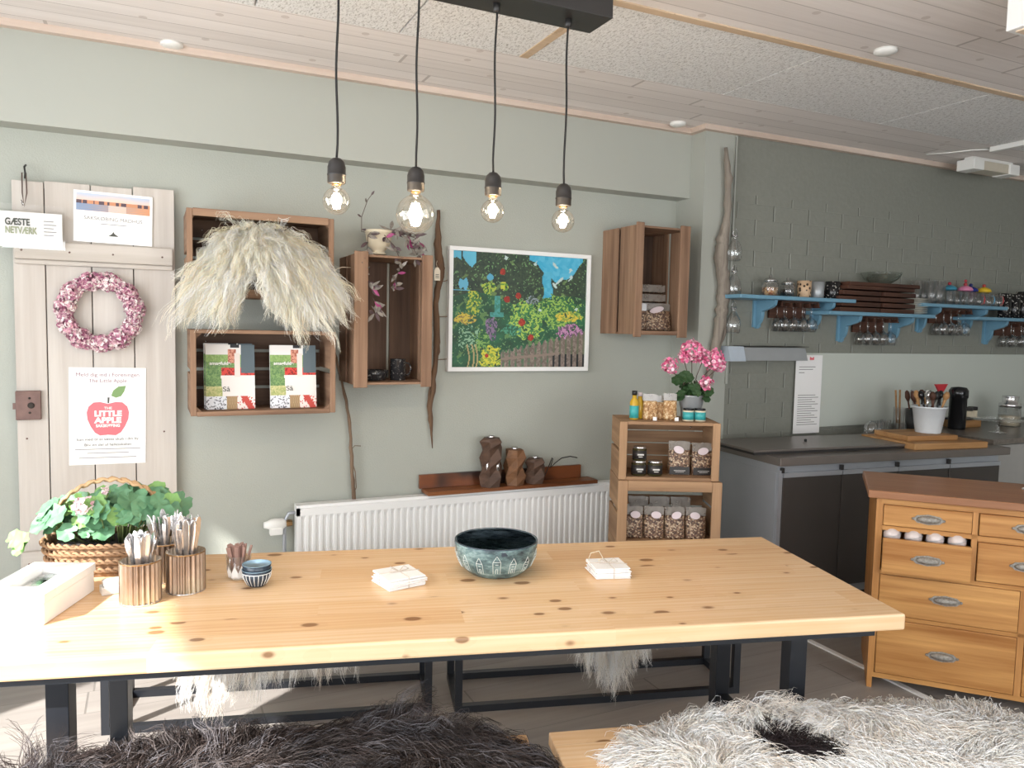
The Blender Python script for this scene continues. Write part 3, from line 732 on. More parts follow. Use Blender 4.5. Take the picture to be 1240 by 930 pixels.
fur('wool', R, D, np.array(Ln), Cc, t, bright=1.12, lenvar=.55, strands=16, seed=8, spread=.013, rad0=.0013, curl=.011, gravity=.13, clump=.8, floor=crfl, segs=10, twist=2.4)['kind'] = 'stuff'

# ---- cookbooks
def cover(u, v):
    rr_ = random.Random(int(u*40+.4*sin(v*50))*977+int(v*52+.4*sin(u*60))); s = rr_.uniform(-1.6, 1.6)
    if v < .2 and u < .42: c = lerp(hx('E9EBF0'), hx('46484F'), .75 if s > .9 else 0)
    elif v < .2 and u < .64: c = lerp(hx('C9AE86'), hx('8A6C4A'), .5+.5*sin(u*190+2*sin(v*40)))
    elif v < .2: c = hx('C84E44') if abs((u-.85)-(.1-v)*.8) < .07 or s > 1.1 else hx('F3E6E0')
    elif u > .66 and v > .56 and not (u < .71): c = hx('5B6970')
    elif .58 < u < .70 and v > .5 and v < .87: c = hx('EADFD6')
    elif .45 < u < .62 and v > .72 and v < .93: c = lerp(hx('D89A82'), hx('A45A48'), .8 if s > .5 else 0)
    elif v > .84: c = hx('2E3034') if .5 < u < .68 and v > .95 else hx('EDEAE6')
    elif u > .30+.12*(.55-v) and v < .52: c = hx('F0EAE4') if not (.66 < u < .675) else hx('B9A89C')
    elif u > .32 and v < .64 and .52 <= v: c = hx('D6453C') if s > -.8 else hx('8F2A26')
    elif v < .36: c = lerp(hx('E2D6A0'), hx('98A862'), .5+.5*s/2)
    elif v > .74: c = lerp(hx('9DBB72'), hx('7FA05C'), .5+.3*s)
    else: c = lerp(hx('8FAF6C'), hx('567A4C'), .5+.5*s/2)
    return c
for k, (x, lb, back) in enumerate(((-.132, 'cookbook with a strawberry basket cover, left one in the crate', True), (.138, 'cookbook with a strawberry basket cover, right one in the crate', False))):
    t = thing('cookbook', lb, 'book', (.452+x, 3.575, 1.1135), 0, 'cookbooks in the lower left wall crate'); t.rotation_euler = (rad(-6), 0, 0)
    MB().box(-.102, .102, 0, .018, 0, .285).build('book_block', M['paper'], t, bevel=.002)
    c_ = panel('cover', .204, .285, 60, 84, cover, t, M['attr'], (0, -.001, 0), 0)
    lettering('smagfulde', .020, (-.042, -.0025, .202), c_, M['white_plastic'], .088, .0006); lettering('Så', .030, (-.018, -.0025, .088), c_, GR, .030, 0)
t = thing('cookbook', 'pale cookbook spine peeking out behind the left strawberry cover', 'book', (.452-.14, 3.602, 1.1135), 0, 'cookbooks in the lower left wall crate'); t.rotation_euler = (rad(-6), 0, 0)
MB().box(-.100, .104, 0, .018, 0, .29).build('book_block', M['paper'], t, bevel=.002)
panel('cover', .204, .29, 40, 50, cover, t, M['attr'], (.002, -.001, 0), 0)

# ---- driftwood strip, branch, tag
def knobbly(name, pts, r, m, parent, seed, n=9, label=None):
    q = random.Random(seed); P = []; Rr = []
    for i in range(len(pts)-1):
        for k in range(5):
            t_ = k/5; p = [pts[i][j]+(pts[i+1][j]-pts[i][j])*t_ for j in range(3)]
            P.append((p[0]+q.uniform(-.003, .003), p[1]+q.uniform(-.001, .003), p[2])); Rr.append((r[i]+(r[i+1]-r[i])*t_)*q.uniform(.82, 1.15))
    P.append(pts[-1]); Rr.append(r[-1])
    return MB().tube(P, Rr, n).build(name, m, parent)
t = thing('driftwood_strip', 'long ragged strip of bark hanging between crate and painting', 'driftwood', (1.315, 3.745, .866))
knobbly('bark_strip', [(.02, 0, 1.22), (.018, 0, 1.05), (.035, 0, .92), (.012, 0, .75), (.02, 0, .55), (.008, 0, .36), (-.012, 0, .2), (.004, 0, 0)], [.009, .018, .022, .013, .016, .013, .012, .002], M['bark'], t, 3)
knobbly('side_splinter', [(.022, .002, 1.02), (.05, .006, .93), (.034, .002, .82)], [.004, .008, .003], M['bark'], t, 4)
knobbly('side_splinter', [(.028, .002, .62), (.034, .006, .50), (.016, .002, .44)], [.003, .007, .003], M['bark'], t, 5)
knobbly('side_splinter', [(-.014, .002, .32), (-.022, .004, .22), (-.008, .0, .10)], [.003, .008, .003], M['bark'], t, 6)
for x, z in ((.03, .86), (.045, .68), (.045, .46)): MB().tube([(x-.02, .003, z), (x+.03, .006, z+.003), (x+.05, .012, z+.012)], .0022, 6).build('side_twig', M['twig'], t)
t = thing('gift_tag', 'small white tag tied on the bark strip left of the painting', 'tag', (1.315, 3.70, 1.728))
MB().prism([(-.016, 0), (.016, 0), (.016, .05), (.006, .066), (-.006, .066), (-.016, .05)], 0, .0015).build('tag_card', M['cream'], t)
g = MB()
for z in (.012, .02, .028): g.box(-.009, .009, -.0006, 0, z, z+.003)
g.build('small_print', GR, t); MB().tube([(0, 0, .06), (-.004, .004, .085), (.004, .015, .10)], .0012, 5).build('string', M['cream'], t)
t = thing('dry_branch', 'thin bare branch standing behind the radiator beside the cookbook crate', 'branch', (.9, 3.738, .60))
knobbly('stem', [(.008, 0, 0), (.0, 0, .16), (-.012, 0, .38), (-.04, 0, .56), (-.08, 0, .72), (-.10, 0, .80)], [.011, .0095, .008, .007, .006, .003], M['twig'], t, 9)
MB().tube([(-.006, 0, .28), (.01, -.002, .30), (.04, -.006, .298)], .002, 6).build('side_twig', M['twig'], t)
MB().tube([(.004, 0, .05), (.02, 0, .09), (.014, .0, .17), (-.002, 0, .22)], .0025, 6).build('side_twig', M['twig'], t)
# twine between the fleece and the upright crate
tag(MB().tube([(.745, 3.52, 1.72), (.765, 3.5, 1.745), (.79, 3.505, 1.755), (.835, 3.52, 1.757)], .0018, 6).build('twine', M['cream']), 'short pale twine between the fleece crate and the upright crate', 'twine')

# ---- pot and trailing plant
t = thing('flower_pot', 'small cream footed pot with a trailing striped plant, on top of the upright crate', 'plant', (.985, 3.60, 1.8305))
MB().shell([(.033, 0), (.034, .006), (.027, .012), (.030, .018), (.050, .040), (.060, .07), (.063, .098), (.067, .10), (.067, .112)], n=28, t=.004).build('pot', M['cream'], t)
MB().cyl((0, 0, .085), .057, .016, 20).build('soil', M['dark_gap'], t)
def leaf_strip(P, s, d, w, roll=0, bend=.25):
    """pointed folded leaf from P along d, returns verts/faces"""
    d = Vector(d).normalized(); sd = d.cross(Vector((0, -1, .2))).normalized(); sd = Matrix.Rotation(roll, 3, d) @ sd; nn = d.cross(sd)
    vs = []; prof = [(0, .12), (.25, .8), (.5, 1), (.75, .7), (1, .03)]
    for q, ww in prof:
        c = Vector(P)+d*(s*q)+nn*(bend*s*q*q)*-1
        vs += [c-sd*w*ww*.5+nn*w*.12, c, c+sd*w*ww*.5+nn*w*.12]
    fs = []
    for i in range(4):
        a = i*3; fs += [(a, a+1, a+4, a+3), (a+1, a+2, a+5, a+4)]
    return vs, fs
st = MB(); lf = MB(); lf2 = MB(); lp = MB(); q = random.Random(4)
trails = [[(-.03, -.03, .11), (-.07, -.07, .08), (-.085, -.115, -.02), (-.085, -.12, -.12), (-.06, -.12, -.17)],
          [(-.06, -.13, -.21), (-.035, -.125, -.25), (-.05, -.12, -.28)],
          [(.03, -.03, .12), (.075, -.07, .11), (.13, -.09, .05), (.16, -.09, .0)],
          [(.02, -.03, .11), (.10, -.06, .10), (.16, -.07, .08), (.19, -.07, .02), (.15, -.1, -.02)],
          [(.0, -.05, .10), (.05, -.1, .03), (.07, -.13, -.04), (.05, -.125, -.12), (.04, -.12, -.16)],
          [(.05, 0, .11), (.11, -.02, .14), (.17, -.03, .10), (.2, -.04, .05)],
          [(-.04, .0, .1), (-.085, -.01, .10), (-.083, 0, .17), (-.055, 0, .25), (-.03, 0, .285)]]
for ti, tr in enumerate(trails):
    P = []
    for i in range(len(tr)-1):
        for k in range(6): P.append(tuple(tr[i][j]+(tr[i+1][j]-tr[i][j])*k/6 for j in range(3)))
    P.append(tr[-1]); st.tube(P, .0016, 5)
    up = ti == 6
    for i in range(2, len(P), 2 if not up else 5):
        for s in (1,) if up else (-1, 1):
            dd = (q.uniform(-.8, .8), q.uniform(-.6, .1), q.uniform(-.9, .3) if not up else q.uniform(-.2, .6))
            v_, f_ = leaf_strip(P[i], q.uniform(.038, .062) if not up else .026, dd, q.uniform(.014, .020) if not up else .010, q.uniform(-.5, .5))
            (lp if q.random() < .09 else (lf2 if q.random() < .30 else lf)).add(v_, f_, 0, True)
st.build('stems', M['stem_dark'], t); lf.build('striped_leaves', M['tradescantia'], t, fix=False); lf2.build('dark_leaves', plain('purple_grey_leaf', '6A5658', .5, c2='463A3C'), t, fix=False); lp.build('magenta_leaves', M['magenta_leaf'], t, fix=False)
# ---- dish and mug in the upright crate
t = thing('serving_dish', 'low dark speckled dish at the bottom of the upright crate', 'dish', (.965, 3.60, 1.2335))
DS = NT('speckled_black'); n_ = DS.noise(DS.coord(), 90, 3, .7); DS.col(DS.ramp(n_, [(.58, L4('28282A')), (.70, L4('A5A29C'))])); DS.set(.2); DS = DS.m
DSS = NT('black_with_dots'); n_ = DSS.node('ShaderNodeTexVoronoi'); n_.inputs['Scale'].default_value = 60; DSS.link(DSS.coord(), n_.inputs['Vector']); DSS.col(DSS.ramp(n_.outputs['Distance'], [(.16, L4('C4C0B8')), (.30, L4('1C1B1C'))])); DSS.set(.2); DSS = DSS.m
MB().shell([(.045, 0), (.058, .004), (.068, .03), (.07, .05)], n=32, t=.004).build('bowl_body', DS, t)
t = thing('mug', 'dark speckled mug beside the low dish in the upright crate', 'mug', (1.085, 3.60, 1.2335))
MB().shell([(.036, 0), (.038, .003), (.038, .10), (.039, .103)], n=28, t=.003).build('mug_body', DS, t)
MB().tube([(.036, 0, .085), (.058, 0, .08), (.066, 0, .055), (.058, 0, .03), (.036, 0, .022)], .004, 8).build('handle', DS, t)

# ---- painting
t = thing('garden_painting', 'white framed painting of a flower garden with a picket fence', 'painting', (1.811, 3.748, 1.266)); t.rotation_euler = (0, 0, 0)
W_, H_ = .84, .645
g = MB(); e = .022
g.box(-W_/2, W_/2, -.02, .02, 0, e).box(-W_/2, W_/2, -.02, .02, H_-e, H_).box(-W_/2, -W_/2+e, -.02, .02, e, H_-e).box(W_/2-e, W_/2, -.02, .02, e, H_-e).build('frame', M['white_paint'], t, bevel=.002)
pr = random.Random(11)
blobs = []
def vn(u, v, f, s=0):
    return (sin(u*f+s)*sin(v*f*1.13+s*1.7)+sin(u*f*2.3+v*f*1.1+s)*.6+sin(v*f*2.9-u*f*.7+s*3)*.5)/2.1
cellc = {}
def speck(u, v, n, s):
    k = (int(u*n+.6*sin(v*n*.7)+.3*sin(v*n*1.9)), int(v*n*.7+.6*sin(u*n*.6+2)+.3*sin(u*n*1.7)), s)
    if k not in cellc: cellc[k] = random.Random(hash(k)).random()
    return cellc[k]
def garden(u, v):
    s = speck(u, v, 80, 0); s2 = speck(u, v, 40, 1); s3 = speck(u, v, 130, 2); n = vn(u, v, 15)
    c = lerp(hx('2A4634'), hx('2E6A48'), .5+.6*n+.3*(s-.5))
    if v > .60+.05*sin(u*9): c = lerp(hx('2B3A31'), hx('46563F'), s*.8+.3*n)
    if s3 > .93: c = hx('6B9460')
    if s2 > .93: c = lerp(c, hx('7FA05A'), .6)
    # sky openings between the branches
    e = .012*sin(u*55)+.010*sin(u*31+1)
    bot = .97-.19*min(1, max(0, (u-.56)/.20))**.8 if u < .80 else .78+.19*max(0, (u-.84)/.13)
    if .555 < u < .97 and v > bot+e: c = lerp(hx('3CA6CB'), hx('62B9D6'), s2)
    if abs(u-.695-.01*sin(v*30)) < .034 and .62 < v < .86+e: c = lerp(hx('3FA2C4'), hx('5AB4D0'), s2)
    if .07 < u < .165 and v > .86+1.6*abs(u-.135)+e: c = hx('62B8D4')
    if u < .06 and v > .92+e: c = hx('5FB4D0')
    if ((u-.08)/.035)**2+((v-.72)/.045)**2 < 1+.5*sin(u*150) or (.66 < v < .672 and u < .12): c = hx('66B2D0')
    if ((u-.265)/.02)**2+((v-.79)/.04)**2 < 1+.5*sin(v*90): c = hx('5AA6C4')
    if abs(u-.32) < (.022 if v > .48 else .05) and .44 < v < .63: c = lerp(hx('4E9C98'), hx('3C8070'), s)
    for (cx, cy, rx, ry, c1, c2, th) in ((.15, .56, .05, .11, 'B5BE48', '4A7E40', .5), (.26, .69, .055, .06, 'A3B84C', '3C6E3C', .5), (.37, .71, .03, .04, 'BFC646', '5E8E3E', .4),
                                        (.09, .42, .085, .05, 'CDBB4A', '8E7E4A', .45), (.28, .34, .045, .12, '86708E', '47505A', .5), (.12, .26, .08, .11, '8DB596', '2F5E44', .6),
                                        (.22, .22, .06, .1, '7EA85A', '34683C', .55), (.28, .09, .08, .10, 'D2CE44', '86A040', .45), (.54, .42, .13, .18, 'A3C258', '44804A', .5), (.78, .50, .19, .15, '93B858', '3E7444', .5),
                                        (.86, .46, .10, .05, 'D8C048', '93A444', .5), (.58, .60, .05, .04, '8C98A0', '45564E', .5), (.88, .31, .11, .08, 'BE8CB0', '705470', .45), (.43, .33, .07, .05, '4E9478', '2F6048', .5)):
        q_ = ((u-cx)/rx)**2+((v-cy)/ry)**2
        if q_ < 1+.5*vn(u, v, 40) and speck(u, v, 70, int(cy*99)) > .15+.4*max(0, q_-.5): c = hx(c1) if speck(u, v, 95, int(cx*99)) > th else hx(c2)
    for (cx, cy, r) in ((.355, .84, .024), (.39, .60, .026), (.475, .635, .024), (.505, .40, .030), (.575, .265, .026), (.63, .16, .027), (.25, .10, .014)):
        if (u-cx)**2+((v-cy)*.77)**2 < r*r*.75: c = lerp(hx('B8402F'), hx('8C2C22'), s)
    top = .13+.19*max(0, (u-.35)/.65)+.018*sin(u*140)
    if u > .35 and v < top:
        fr = (u*21) % 1; c0 = lerp(hx('95877C'), hx('6B5F57'), s)
        if fr < .66: c = c0
        elif u > .74: c = hx('23282A') if v < .12 else lerp(hx('5C684F'), c0, .3)
        else: c = lerp(hx('4B6E50'), c0, s)
    if u > .35 and abs(v-(.07+.12*(u-.35))) < .012 and u < .8: c = hx('8B7C70')
    for cx in (.115, .15, .175):
        if abs(u-cx-.01*sin(v*20)) < .005 and v < .20: c = hx('B0A070')
    if s2 > .985 and v > .5: c = hx('BCD0CC')
    return c
panel('canvas', W_-2*e, H_-2*e, 190, 145, garden, t, M['paint_canvas'], (0, -.008, e), .004)

# ---- radiator, valve
t = thing('radiator', 'long white ribbed panel radiator under the painting', 'radiator', (1.515, 3.67, .11))
b = MB(); L0, L1 = -.895, .885; n = 52; H_ = .505; p_ = (L1-L0-.03)/n
for k in range(n):
    x = L0+.015+k*p_; yc = 0
    b.add([(x, 0, .03), (x+p_*.18, 0, .03), (x+p_*.34, .012, .045), (x+p_*.66, .012, .045), (x+p_*.82, 0, .03), (x+p_, 0, .03),
           (x, 0, H_-.03), (x+p_*.18, 0, H_-.03), (x+p_*.34, .012, H_-.05), (x+p_*.66, .012, H_-.05), (x+p_*.82, 0, H_-.03), (x+p_, 0, H_-.03), (x+p_*.5, 0, H_-.028), (x+p_*.5, 0, .025)],
          [(0, 1, 7, 6), (1, 2, 8, 7), (2, 3, 9, 8), (3, 4, 10, 9), (4, 5, 11, 10), (7, 8, 9, 10, 12), (1, 13, 4, 3, 2)])
b.box(L0, L1, .0, .014, H_-.03, H_+.005).box(L0, L1, 0, .014, 0, .028).box(L0, L0+.016, 0, .07, 0, H_+.005).box(L1-.016, L1, 0, .07, 0, H_+.005)
b.build('front_panel', M['white_paint'], t)
MB().box(L0+.016, L1-.016, .05, .062, 0, H_+.01).box(L0, L1, .012, .07, H_+.005, H_+.018).build('top_grille', M['white_paint'], t)
MB().tube([(L0+.0, .045, H_-.02), (L0-.03, .045, H_-.022), (L0-.05, .045, H_-.06), (L0-.05, .045, -.11)], .009, 10).build('pipe', M['steel'], t)
for x in (L0+.2, L1-.2): MB().box(x-.015, x+.015, .07, .098, .05, H_-.05).build('wall_bracket', M['white_paint'], t)
v = thing('radiator_valve', 'white thermostatic valve at the left end of the radiator', 'valve', (.575, 3.715, .545))
rotY = Matrix.Rotation(rad(-90), 4, 'Y')
MB().lathe([(.012, -.004), (.020, .004), (.026, .012), (.028, .05), (.026, .065), (.018, .085), (.014, .10)], mat=rotY, n=20).build('thermostat_head', M['white_plastic'], v)
MB().obox((-.045, -.01, -.03), (.06, .035, .035)).build('valve_cover', M['white_plastic'], v, bevel=.005)
MB().lathe([(.015, -.03), (.017, -.012), (.013, 0)], n=6, mat=rotY, sm=False).build('brass_nut', M['brass'], v)
# ---- charred ledge
t = thing('burnt_ledge', 'charred reddish wooden ledge lying on top of the radiator', 'shelf', (1.745, 3.70, .6385))
MB().box(-.48, .52, -.055, .058, 0, .02).build('ledge_board', M['burnt_front'], t, bevel=.002)
MB().box(-.495, .465, .040, .058, .02, .092).build('back_board', M['burnt'], t, bevel=.002)
# candle holders
def zigzag(label, name, x, h_levels, r, m, holes=False):
    t = thing(name, label, 'candle holder', (x, 3.685, .6595), rnd.uniform(-.2, .3), 'faceted wooden candle holders on the ledge')
    vs = []; fs = []; n = 6; lv = len(h_levels)
    for i, (z, rr, tw) in enumerate(h_levels):
        for k in range(n):
            a = 2*PI*k/n+.15; rr_ = rr*(1+.17*(-1)**(i+k)) if 0 < i < lv-1 else rr; dz = 0*(0 if i in (0,) else 1); vs.append((rr_*cos(a), rr_*sin(a), z+(dz if 0 < i < lv-1 else 0)))
    for i in range(lv-1):
        for k in range(n):
            a, b_ = i*n+k, i*n+(k+1) % n; fs += [(a, b_, b_+n), (a, b_+n, a+n)]
    fs.append(tuple(range(n))[::-1]); top = len(vs); vs.append((0, 0, h_levels[-1][0])); fs += [((lv-1)*n+k, (lv-1)*n+(k+1) % n, top) for k in range(n)]
    MB().add(vs, fs).build('block', m, t)
    MB().lathe([(.019, 0), (.020, .010), (.018, .012), (.017, .008), (.001, .007)], (0, 0, h_levels[-1][0]-.001), 18).build('tea_light', M['silver'], t)
    if holes:
        for sx in (-1, 1):
            a = rad(-90+38*sx); MB().lathe([(.012, 0), (.011, .004)], n=14, mat=Matrix.Translation((.028*sx, -.042, .11)) @ Matrix.Rotation(rad(90), 4, 'X') @ Matrix.Diagonal((.8, 2.0, 1, 1))).build('oval_inset', M['silver'], t)
    return t
zigzag('tallest of the three faceted candle holders, dark brown with pale oval insets', 'candle_holder', 1.625, [(0, .056, 0), (.055, .058, .55), (.105, .056, 0), (.155, .058, .55), (.205, .054, 0), (.240, .058, .45), (.258, .046, .3)], 0, M['wood_dark'], True)
zigzag('middle height faceted candle holder in lighter brown wood', 'candle_holder', 1.762, [(0, .052, 0), (.048, .056, .55), (.098, .053, 0), (.148, .056, .55), (.19, .048, .2)], 0, M['wood_mid'])
zigzag('lowest of the three faceted candle holders, dark brown', 'candle_holder', 1.888, [(0, .050, 0), (.045, .055, .55), (.088, .050, 0), (.118, .054, .4), (.135, .044, .2)], 0, M['wood_dark'])
t = thing('dark_twig', 'thin dark twig lying on the ledge right of the candle holders', 'twig', (1.97, 3.70, .6585))
MB().tube([(-.03, 0, .004), (.0, .0, .06), (.03, 0, .13), (.035, .0, .125), (.02, 0, .075), (.05, .0, .10), (.09, 0, .125), (.15, .01, .13), (.2, .02, .118)], .003, 6).build('twig_stem', M['black_plastic'], t)

# ================================================================ PILLAR
t = thing('driftwood_pole', 'tall grey driftwood branch fixed upright on the pillar', 'driftwood', (2.95, 3.49, 1.30))
knobbly('trunk', [(-.005, 0, 1.235), (.022, 0, 1.07), (.03, 0, .88), (.0, 0, .72), (-.008, 0, .62), (.022, .0, .47), (.022, 0, .38), (.005, 0, .24), (-.035, 0, .06), (-.06, 0, -.10)], [.010, .022, .020, .034, .040, .036, .036, .034, .026, .012], M['driftwood'], t, 12, 12)
knobbly('fork', [(.045, .005, .92), (.03, .005, .80), (.015, .004, .70)], [.006, .012, .016], M['driftwood'], t, 13)
knobbly('fork', [(.03, 0, .30), (.035, -.005, .20), (.01, 0, .10)], [.012, .012, .005], M['driftwood'], t, 14)
t = thing('hanging_string', 'thin cord running down from the ceiling beside the driftwood branch', 'string', (3.01, 3.485, 2.60))
MB().tube([(0, 0, 0), (.002, 0, -.3), (0, 0, -.56)], .0015, 5).build('cord', M['cord'], t)
bot = None
for k, (z, lb) in enumerate(((1.905, 'top one of three clear glass bottles hanging beside the driftwood branch'), (1.705, 'middle one of three clear glass bottles hanging beside the driftwood branch'), (1.495, 'lowest one of three clear glass bottles hanging beside the driftwood branch'))):
    if bot is None:
        bot = thing('glass_bottle', lb, 'bottle', (3.02, 3.47, z), 0, 'glass bottles hanging in a chain')
        MB().shell([(.036, 0), (.042, .006), (.044, .05), (.038, .085), (.02, .115), (.015, .13), (.016, .150)], n=20, t=.002).build('bottle_body', M['glass'], bot)
        MB().tube([(.018*cos(a*PI/5), .018*sin(a*PI/5), .142) for a in range(10)], .0018, 5, closed=True).tube([(-.018, 0, .142), (-.01, 0, .175), (0, 0, .185), (.01, 0, .175), (.018, 0, .142)], .0016, 5).build('wire_hanger', M['silver'], bot)
        b0 = bot
    else: dup(b0, (3.02+.006*k, 3.47, z), label=lb)

# ================================================================ KITCHEN WALL
def bracket_poly():
    P = [(0, 0), (0, -.165)]
    for k in range(9): a = PI/2*k/8; P.append((-.02-.02*sin(a)*1-.0, -.165+.0-.0*a)) if k == 0 else P.append((-.025-.035*sin(a), -.16+.075*(1-cos(a))+.02))
    P += [(-.085, -.058), (-.13, -.045), (-.155, -.03), (-.16, -.012), (-.16, 0)]
    return P
def blue_shelf(label, x0, x1, z, bx):
    t = thing('blue_shelf', label, 'shelf', (x0, BY, z), 0, 'light blue bracket shelves on the brick wall')
    MB().box(0, x1-x0, -.20, 0, -.022, 0).build('shelf_board', M['shelf_blue'], t, bevel=.004)
    for x in bx:
        P = bracket_poly(); MB().prism([(a, b-.022) for a, b in P], x-.011, x+.011, 'YZ').build('bracket', M['shelf_blue'], t, bevel=.002)
        MB().prism([(a*.0+(-.004 if a == 0 else 0), b) for a, b in ((0, -.022), (-.02, -.022), (-.02, -.19), (0, -.19))][:0] or [(0, -.022), (-.012, -.022), (-.012, -.18), (0, -.18)], x-.03, x+.03, 'YZ').build('bracket_back', M['shelf_blue'], t)
    return t
SZ1, SZ2 = 1.713, 1.640
blue_shelf('leftmost blue shelf, holding lidded jars and dark cups', 2.955, 3.85, SZ1, (.30, .76))
blue_shelf('second blue shelf from the left, holding stained boards and plates', 3.635, 4.57, SZ2, (.31, .78))
blue_shelf('third blue shelf from the left, holding glasses and colourful lidded jars', 4.45, 5.30, SZ1, (.22, .69))
blue_shelf('rightmost blue shelf, cut by the right edge of the photo', 4.99, 6.0, SZ2, (.38, .85))
# wooden racks with hanging wine glasses under the shelves
def wineglass(label, loc, group, first=[None]):
    if first[0] is None:
        o = MB().shell([(.032, 0), (.033, .001), (.004, .006), (.0035, .075), (.012, .085), (.032, .105), (.037, .13), (.033, .17)], n=16, t=.0012, mat=Matrix.Rotation(PI, 4, 'X')).build('wine_glass', M['glass']); first[0] = o; tag(o, label, 'glass', group)
        o.location = loc; return o
    c = first[0].copy(); COL.objects.link(c); c.location = loc; c['label'] = label; c['group'] = group; return c
for (x0, x1, z, nm, n) in ((3.34, 3.63, SZ1, 'leftmost', 4), (4.04, 4.32, SZ2, 'second', 4), (4.75, 5.04, SZ1, 'third', 4), (5.45, 5.8, SZ2, 'rightmost', 3)):
    t = thing('glass_rack', 'brown wooden glass rack under the %s blue shelf' % nm, 'rack', ((x0+x1)/2, BY, z-.022), 0, 'stemware racks under the blue shelves')
    w = (x1-x0)/2; MB().box(-w, w, -.12, -.02, -.010, 0).build('rack_top', M['plank_dark'], t)
    g = MB()
    for k in range(n+1): x = -w+2*w*k/n; g.box(x-.006, x+.006, -.12, -.02, -.030, -.010); g.box(x-.014, x+.014, -.12, -.02, -.035, -.030)
    g.build('rack_rails', M['plank_dark'], t)
    MB().box(-w, w, -.02, -.008, -.10, 0).build('rack_back', M['plank_dark'], t)
    for k in range(n):
        for dy in (-.09, -.035):
            wineglass('clear wine glass hanging upside down under the %s blue shelf' % nm, (x0+(x1-x0)*(k+.5)/n, BY+dy-.01, z-.032), 'wine glasses hanging under the %s blue shelf' % nm)
# shelf 1 items
JL = plain('jar_steel_lid', 'D5D5D3', .25, 1.0)
def lidded_jar(label, x, z, r, h, content, lidr):
    t = thing('lidded_jar', label, 'jar', (x, 3.43, z), 0, 'lidded jars and cups on the left blue shelf')
    MB().shell([(r*.9, 0), (r, .004), (r, h*.8), (r*.85, h*.92), (r*.8, h)], n=20, t=.002).build('jar_glass', M['glass'], t)
    MB().cyl((0, 0, .004), r*.92, h*.55, 18).build('contents', content, t)
    MB().lathe([(lidr, 0), (lidr, .008), (lidr*.6, .02), (.008, .024), (.010, .036), (.001, .04)], (0, 0, h), 20).build('lid', JL, t)
NUT = NT('mixed_nuts'); vv = NUT.node('ShaderNodeTexVoronoi'); vv.inputs['Scale'].default_value = 110; NUT.link(NUT.coord(), vv.inputs['Vector']); sc_ = NUT.node('ShaderNodeSeparateColor'); NUT.link(vv.outputs['Color'], sc_.inputs[0])
NUT.col(NUT.ramp(sc_.outputs[0], [(0, L4('6B3B26')), (.4, L4('B98A58')), (.7, L4('D8B98C')), (.9, L4('8C4A30'))])); NUT.bump(vv.outputs['Distance'], .6, .004); NUT.set(.6); NUT = NUT.m
lidded_jar('glass jar of nuts with a shiny lid at the left end of the blue shelf', 3.259, SZ1, .048, .085, NUT, .040)
lidded_jar('dark glass jar with a shiny lid, right of the nut jar', 3.395, SZ1, .044, .075, DS, .038)
def cup(label, x, y, z, r, h, m, group, handle=None):
    t = thing('cup', label, 'cup', (x, y, z), 0, group)
    MB().shell([(r*.85, 0), (r*.95, .004), (r, h)], n=20, t=.003).build('cup_body', m, t)
    if handle: MB().tube([(r*.95, -.0, h*.85), (r+.02, -.0, h*.8), (r+.028, 0, h*.5), (r+.018, 0, h*.22), (r*.92, 0, h*.15)], .0055, 8).build('handle', handle, t)
GB = NT('beige_dots'); n_ = GB.node('ShaderNodeTexVoronoi'); n_.inputs['Scale'].default_value = 45; GB.link(GB.coord(), n_.inputs['Vector']); GB.col(GB.ramp(n_.outputs['Distance'], [(.3, L4('3A2A20')), (.38, L4('C8A988'))])); GB = GB.m
cup('beige cup with brown dots on the leftmost blue shelf', 3.515, 3.42, SZ1, .042, .10, GB, 'cups on the leftmost blue shelf')
cup('plain grey metal cup between the dotted cups', 3.63, 3.43, SZ1, .042, .10, M['zinc'], 'cups on the leftmost blue shelf')
cup('black cup with small pale dots, left one of the pair', 3.735, 3.41, SZ1, .042, .105, DSS, 'cups on the leftmost blue shelf')
cup('black cup with small pale dots, right one of the pair', 3.80, 3.45, SZ1, .040, .10, DSS, 'cups on the leftmost blue shelf')
# shelf 2: stained boards in two stacks, plates, glass bowl
bz = SZ2
spec = [(3.84, .30, 0), (3.83, .30, 0), (3.85, .28, 0), (3.84, .30, .02)]
for k in range(4):
    for side, xx, ww in (('left', 3.905, .34), ('right', 4.235, .30)):
        o = MB().box(-ww/2, ww/2, -.075, .075, 0, .026).build('serving_board', M['plank_dark'], bevel=.003); o.location = (xx+[0, .01, -.008, .012][k], 3.42, bz+k*.034); o.rotation_euler = (0, 0, [0, .03, -.02, .04][k])
        nm = ['bottom', 'second from bottom', 'third from bottom', 'top'][k]
        tag(o, '%s dark stained serving board in the %s stack on the second shelf' % (nm, side), 'serving board', 'stained serving boards stacked on the second shelf')
        if k:
            for sx in (-.1, .1):
                pass
for k in range(2):
    o = MB().box(-.30, .30, -.08, .08, 0, .022).build('serving_board', M['plank_dark'], bevel=.003); o.location = (4.08+.03*k, 3.42, bz+4*.034+.0235*k); o.rotation_euler = (0, 0, .02-.05*k)
    tag(o, ['long dark stained board bridging the two stacks', 'uppermost long dark stained board under the glass bowl'][k], 'serving board', 'stained serving boards stacked on the second shelf')
t = tag(MB().shell([(.04, 0), (.06, .004), (.10, .03), (.118, .06), (.12, .07)], n=32, t=.002).build('glass_bowl', clear_glass('frosted_bowl', (.86, .88, .86, 1), fac=.5)), 'clear glass bowl on top of the stained boards', 'bowl'); t.location = (4.16, 3.42, bz+4*.034+.046)
PL = plain('plate_glaze', 'C9C6BA', .25)
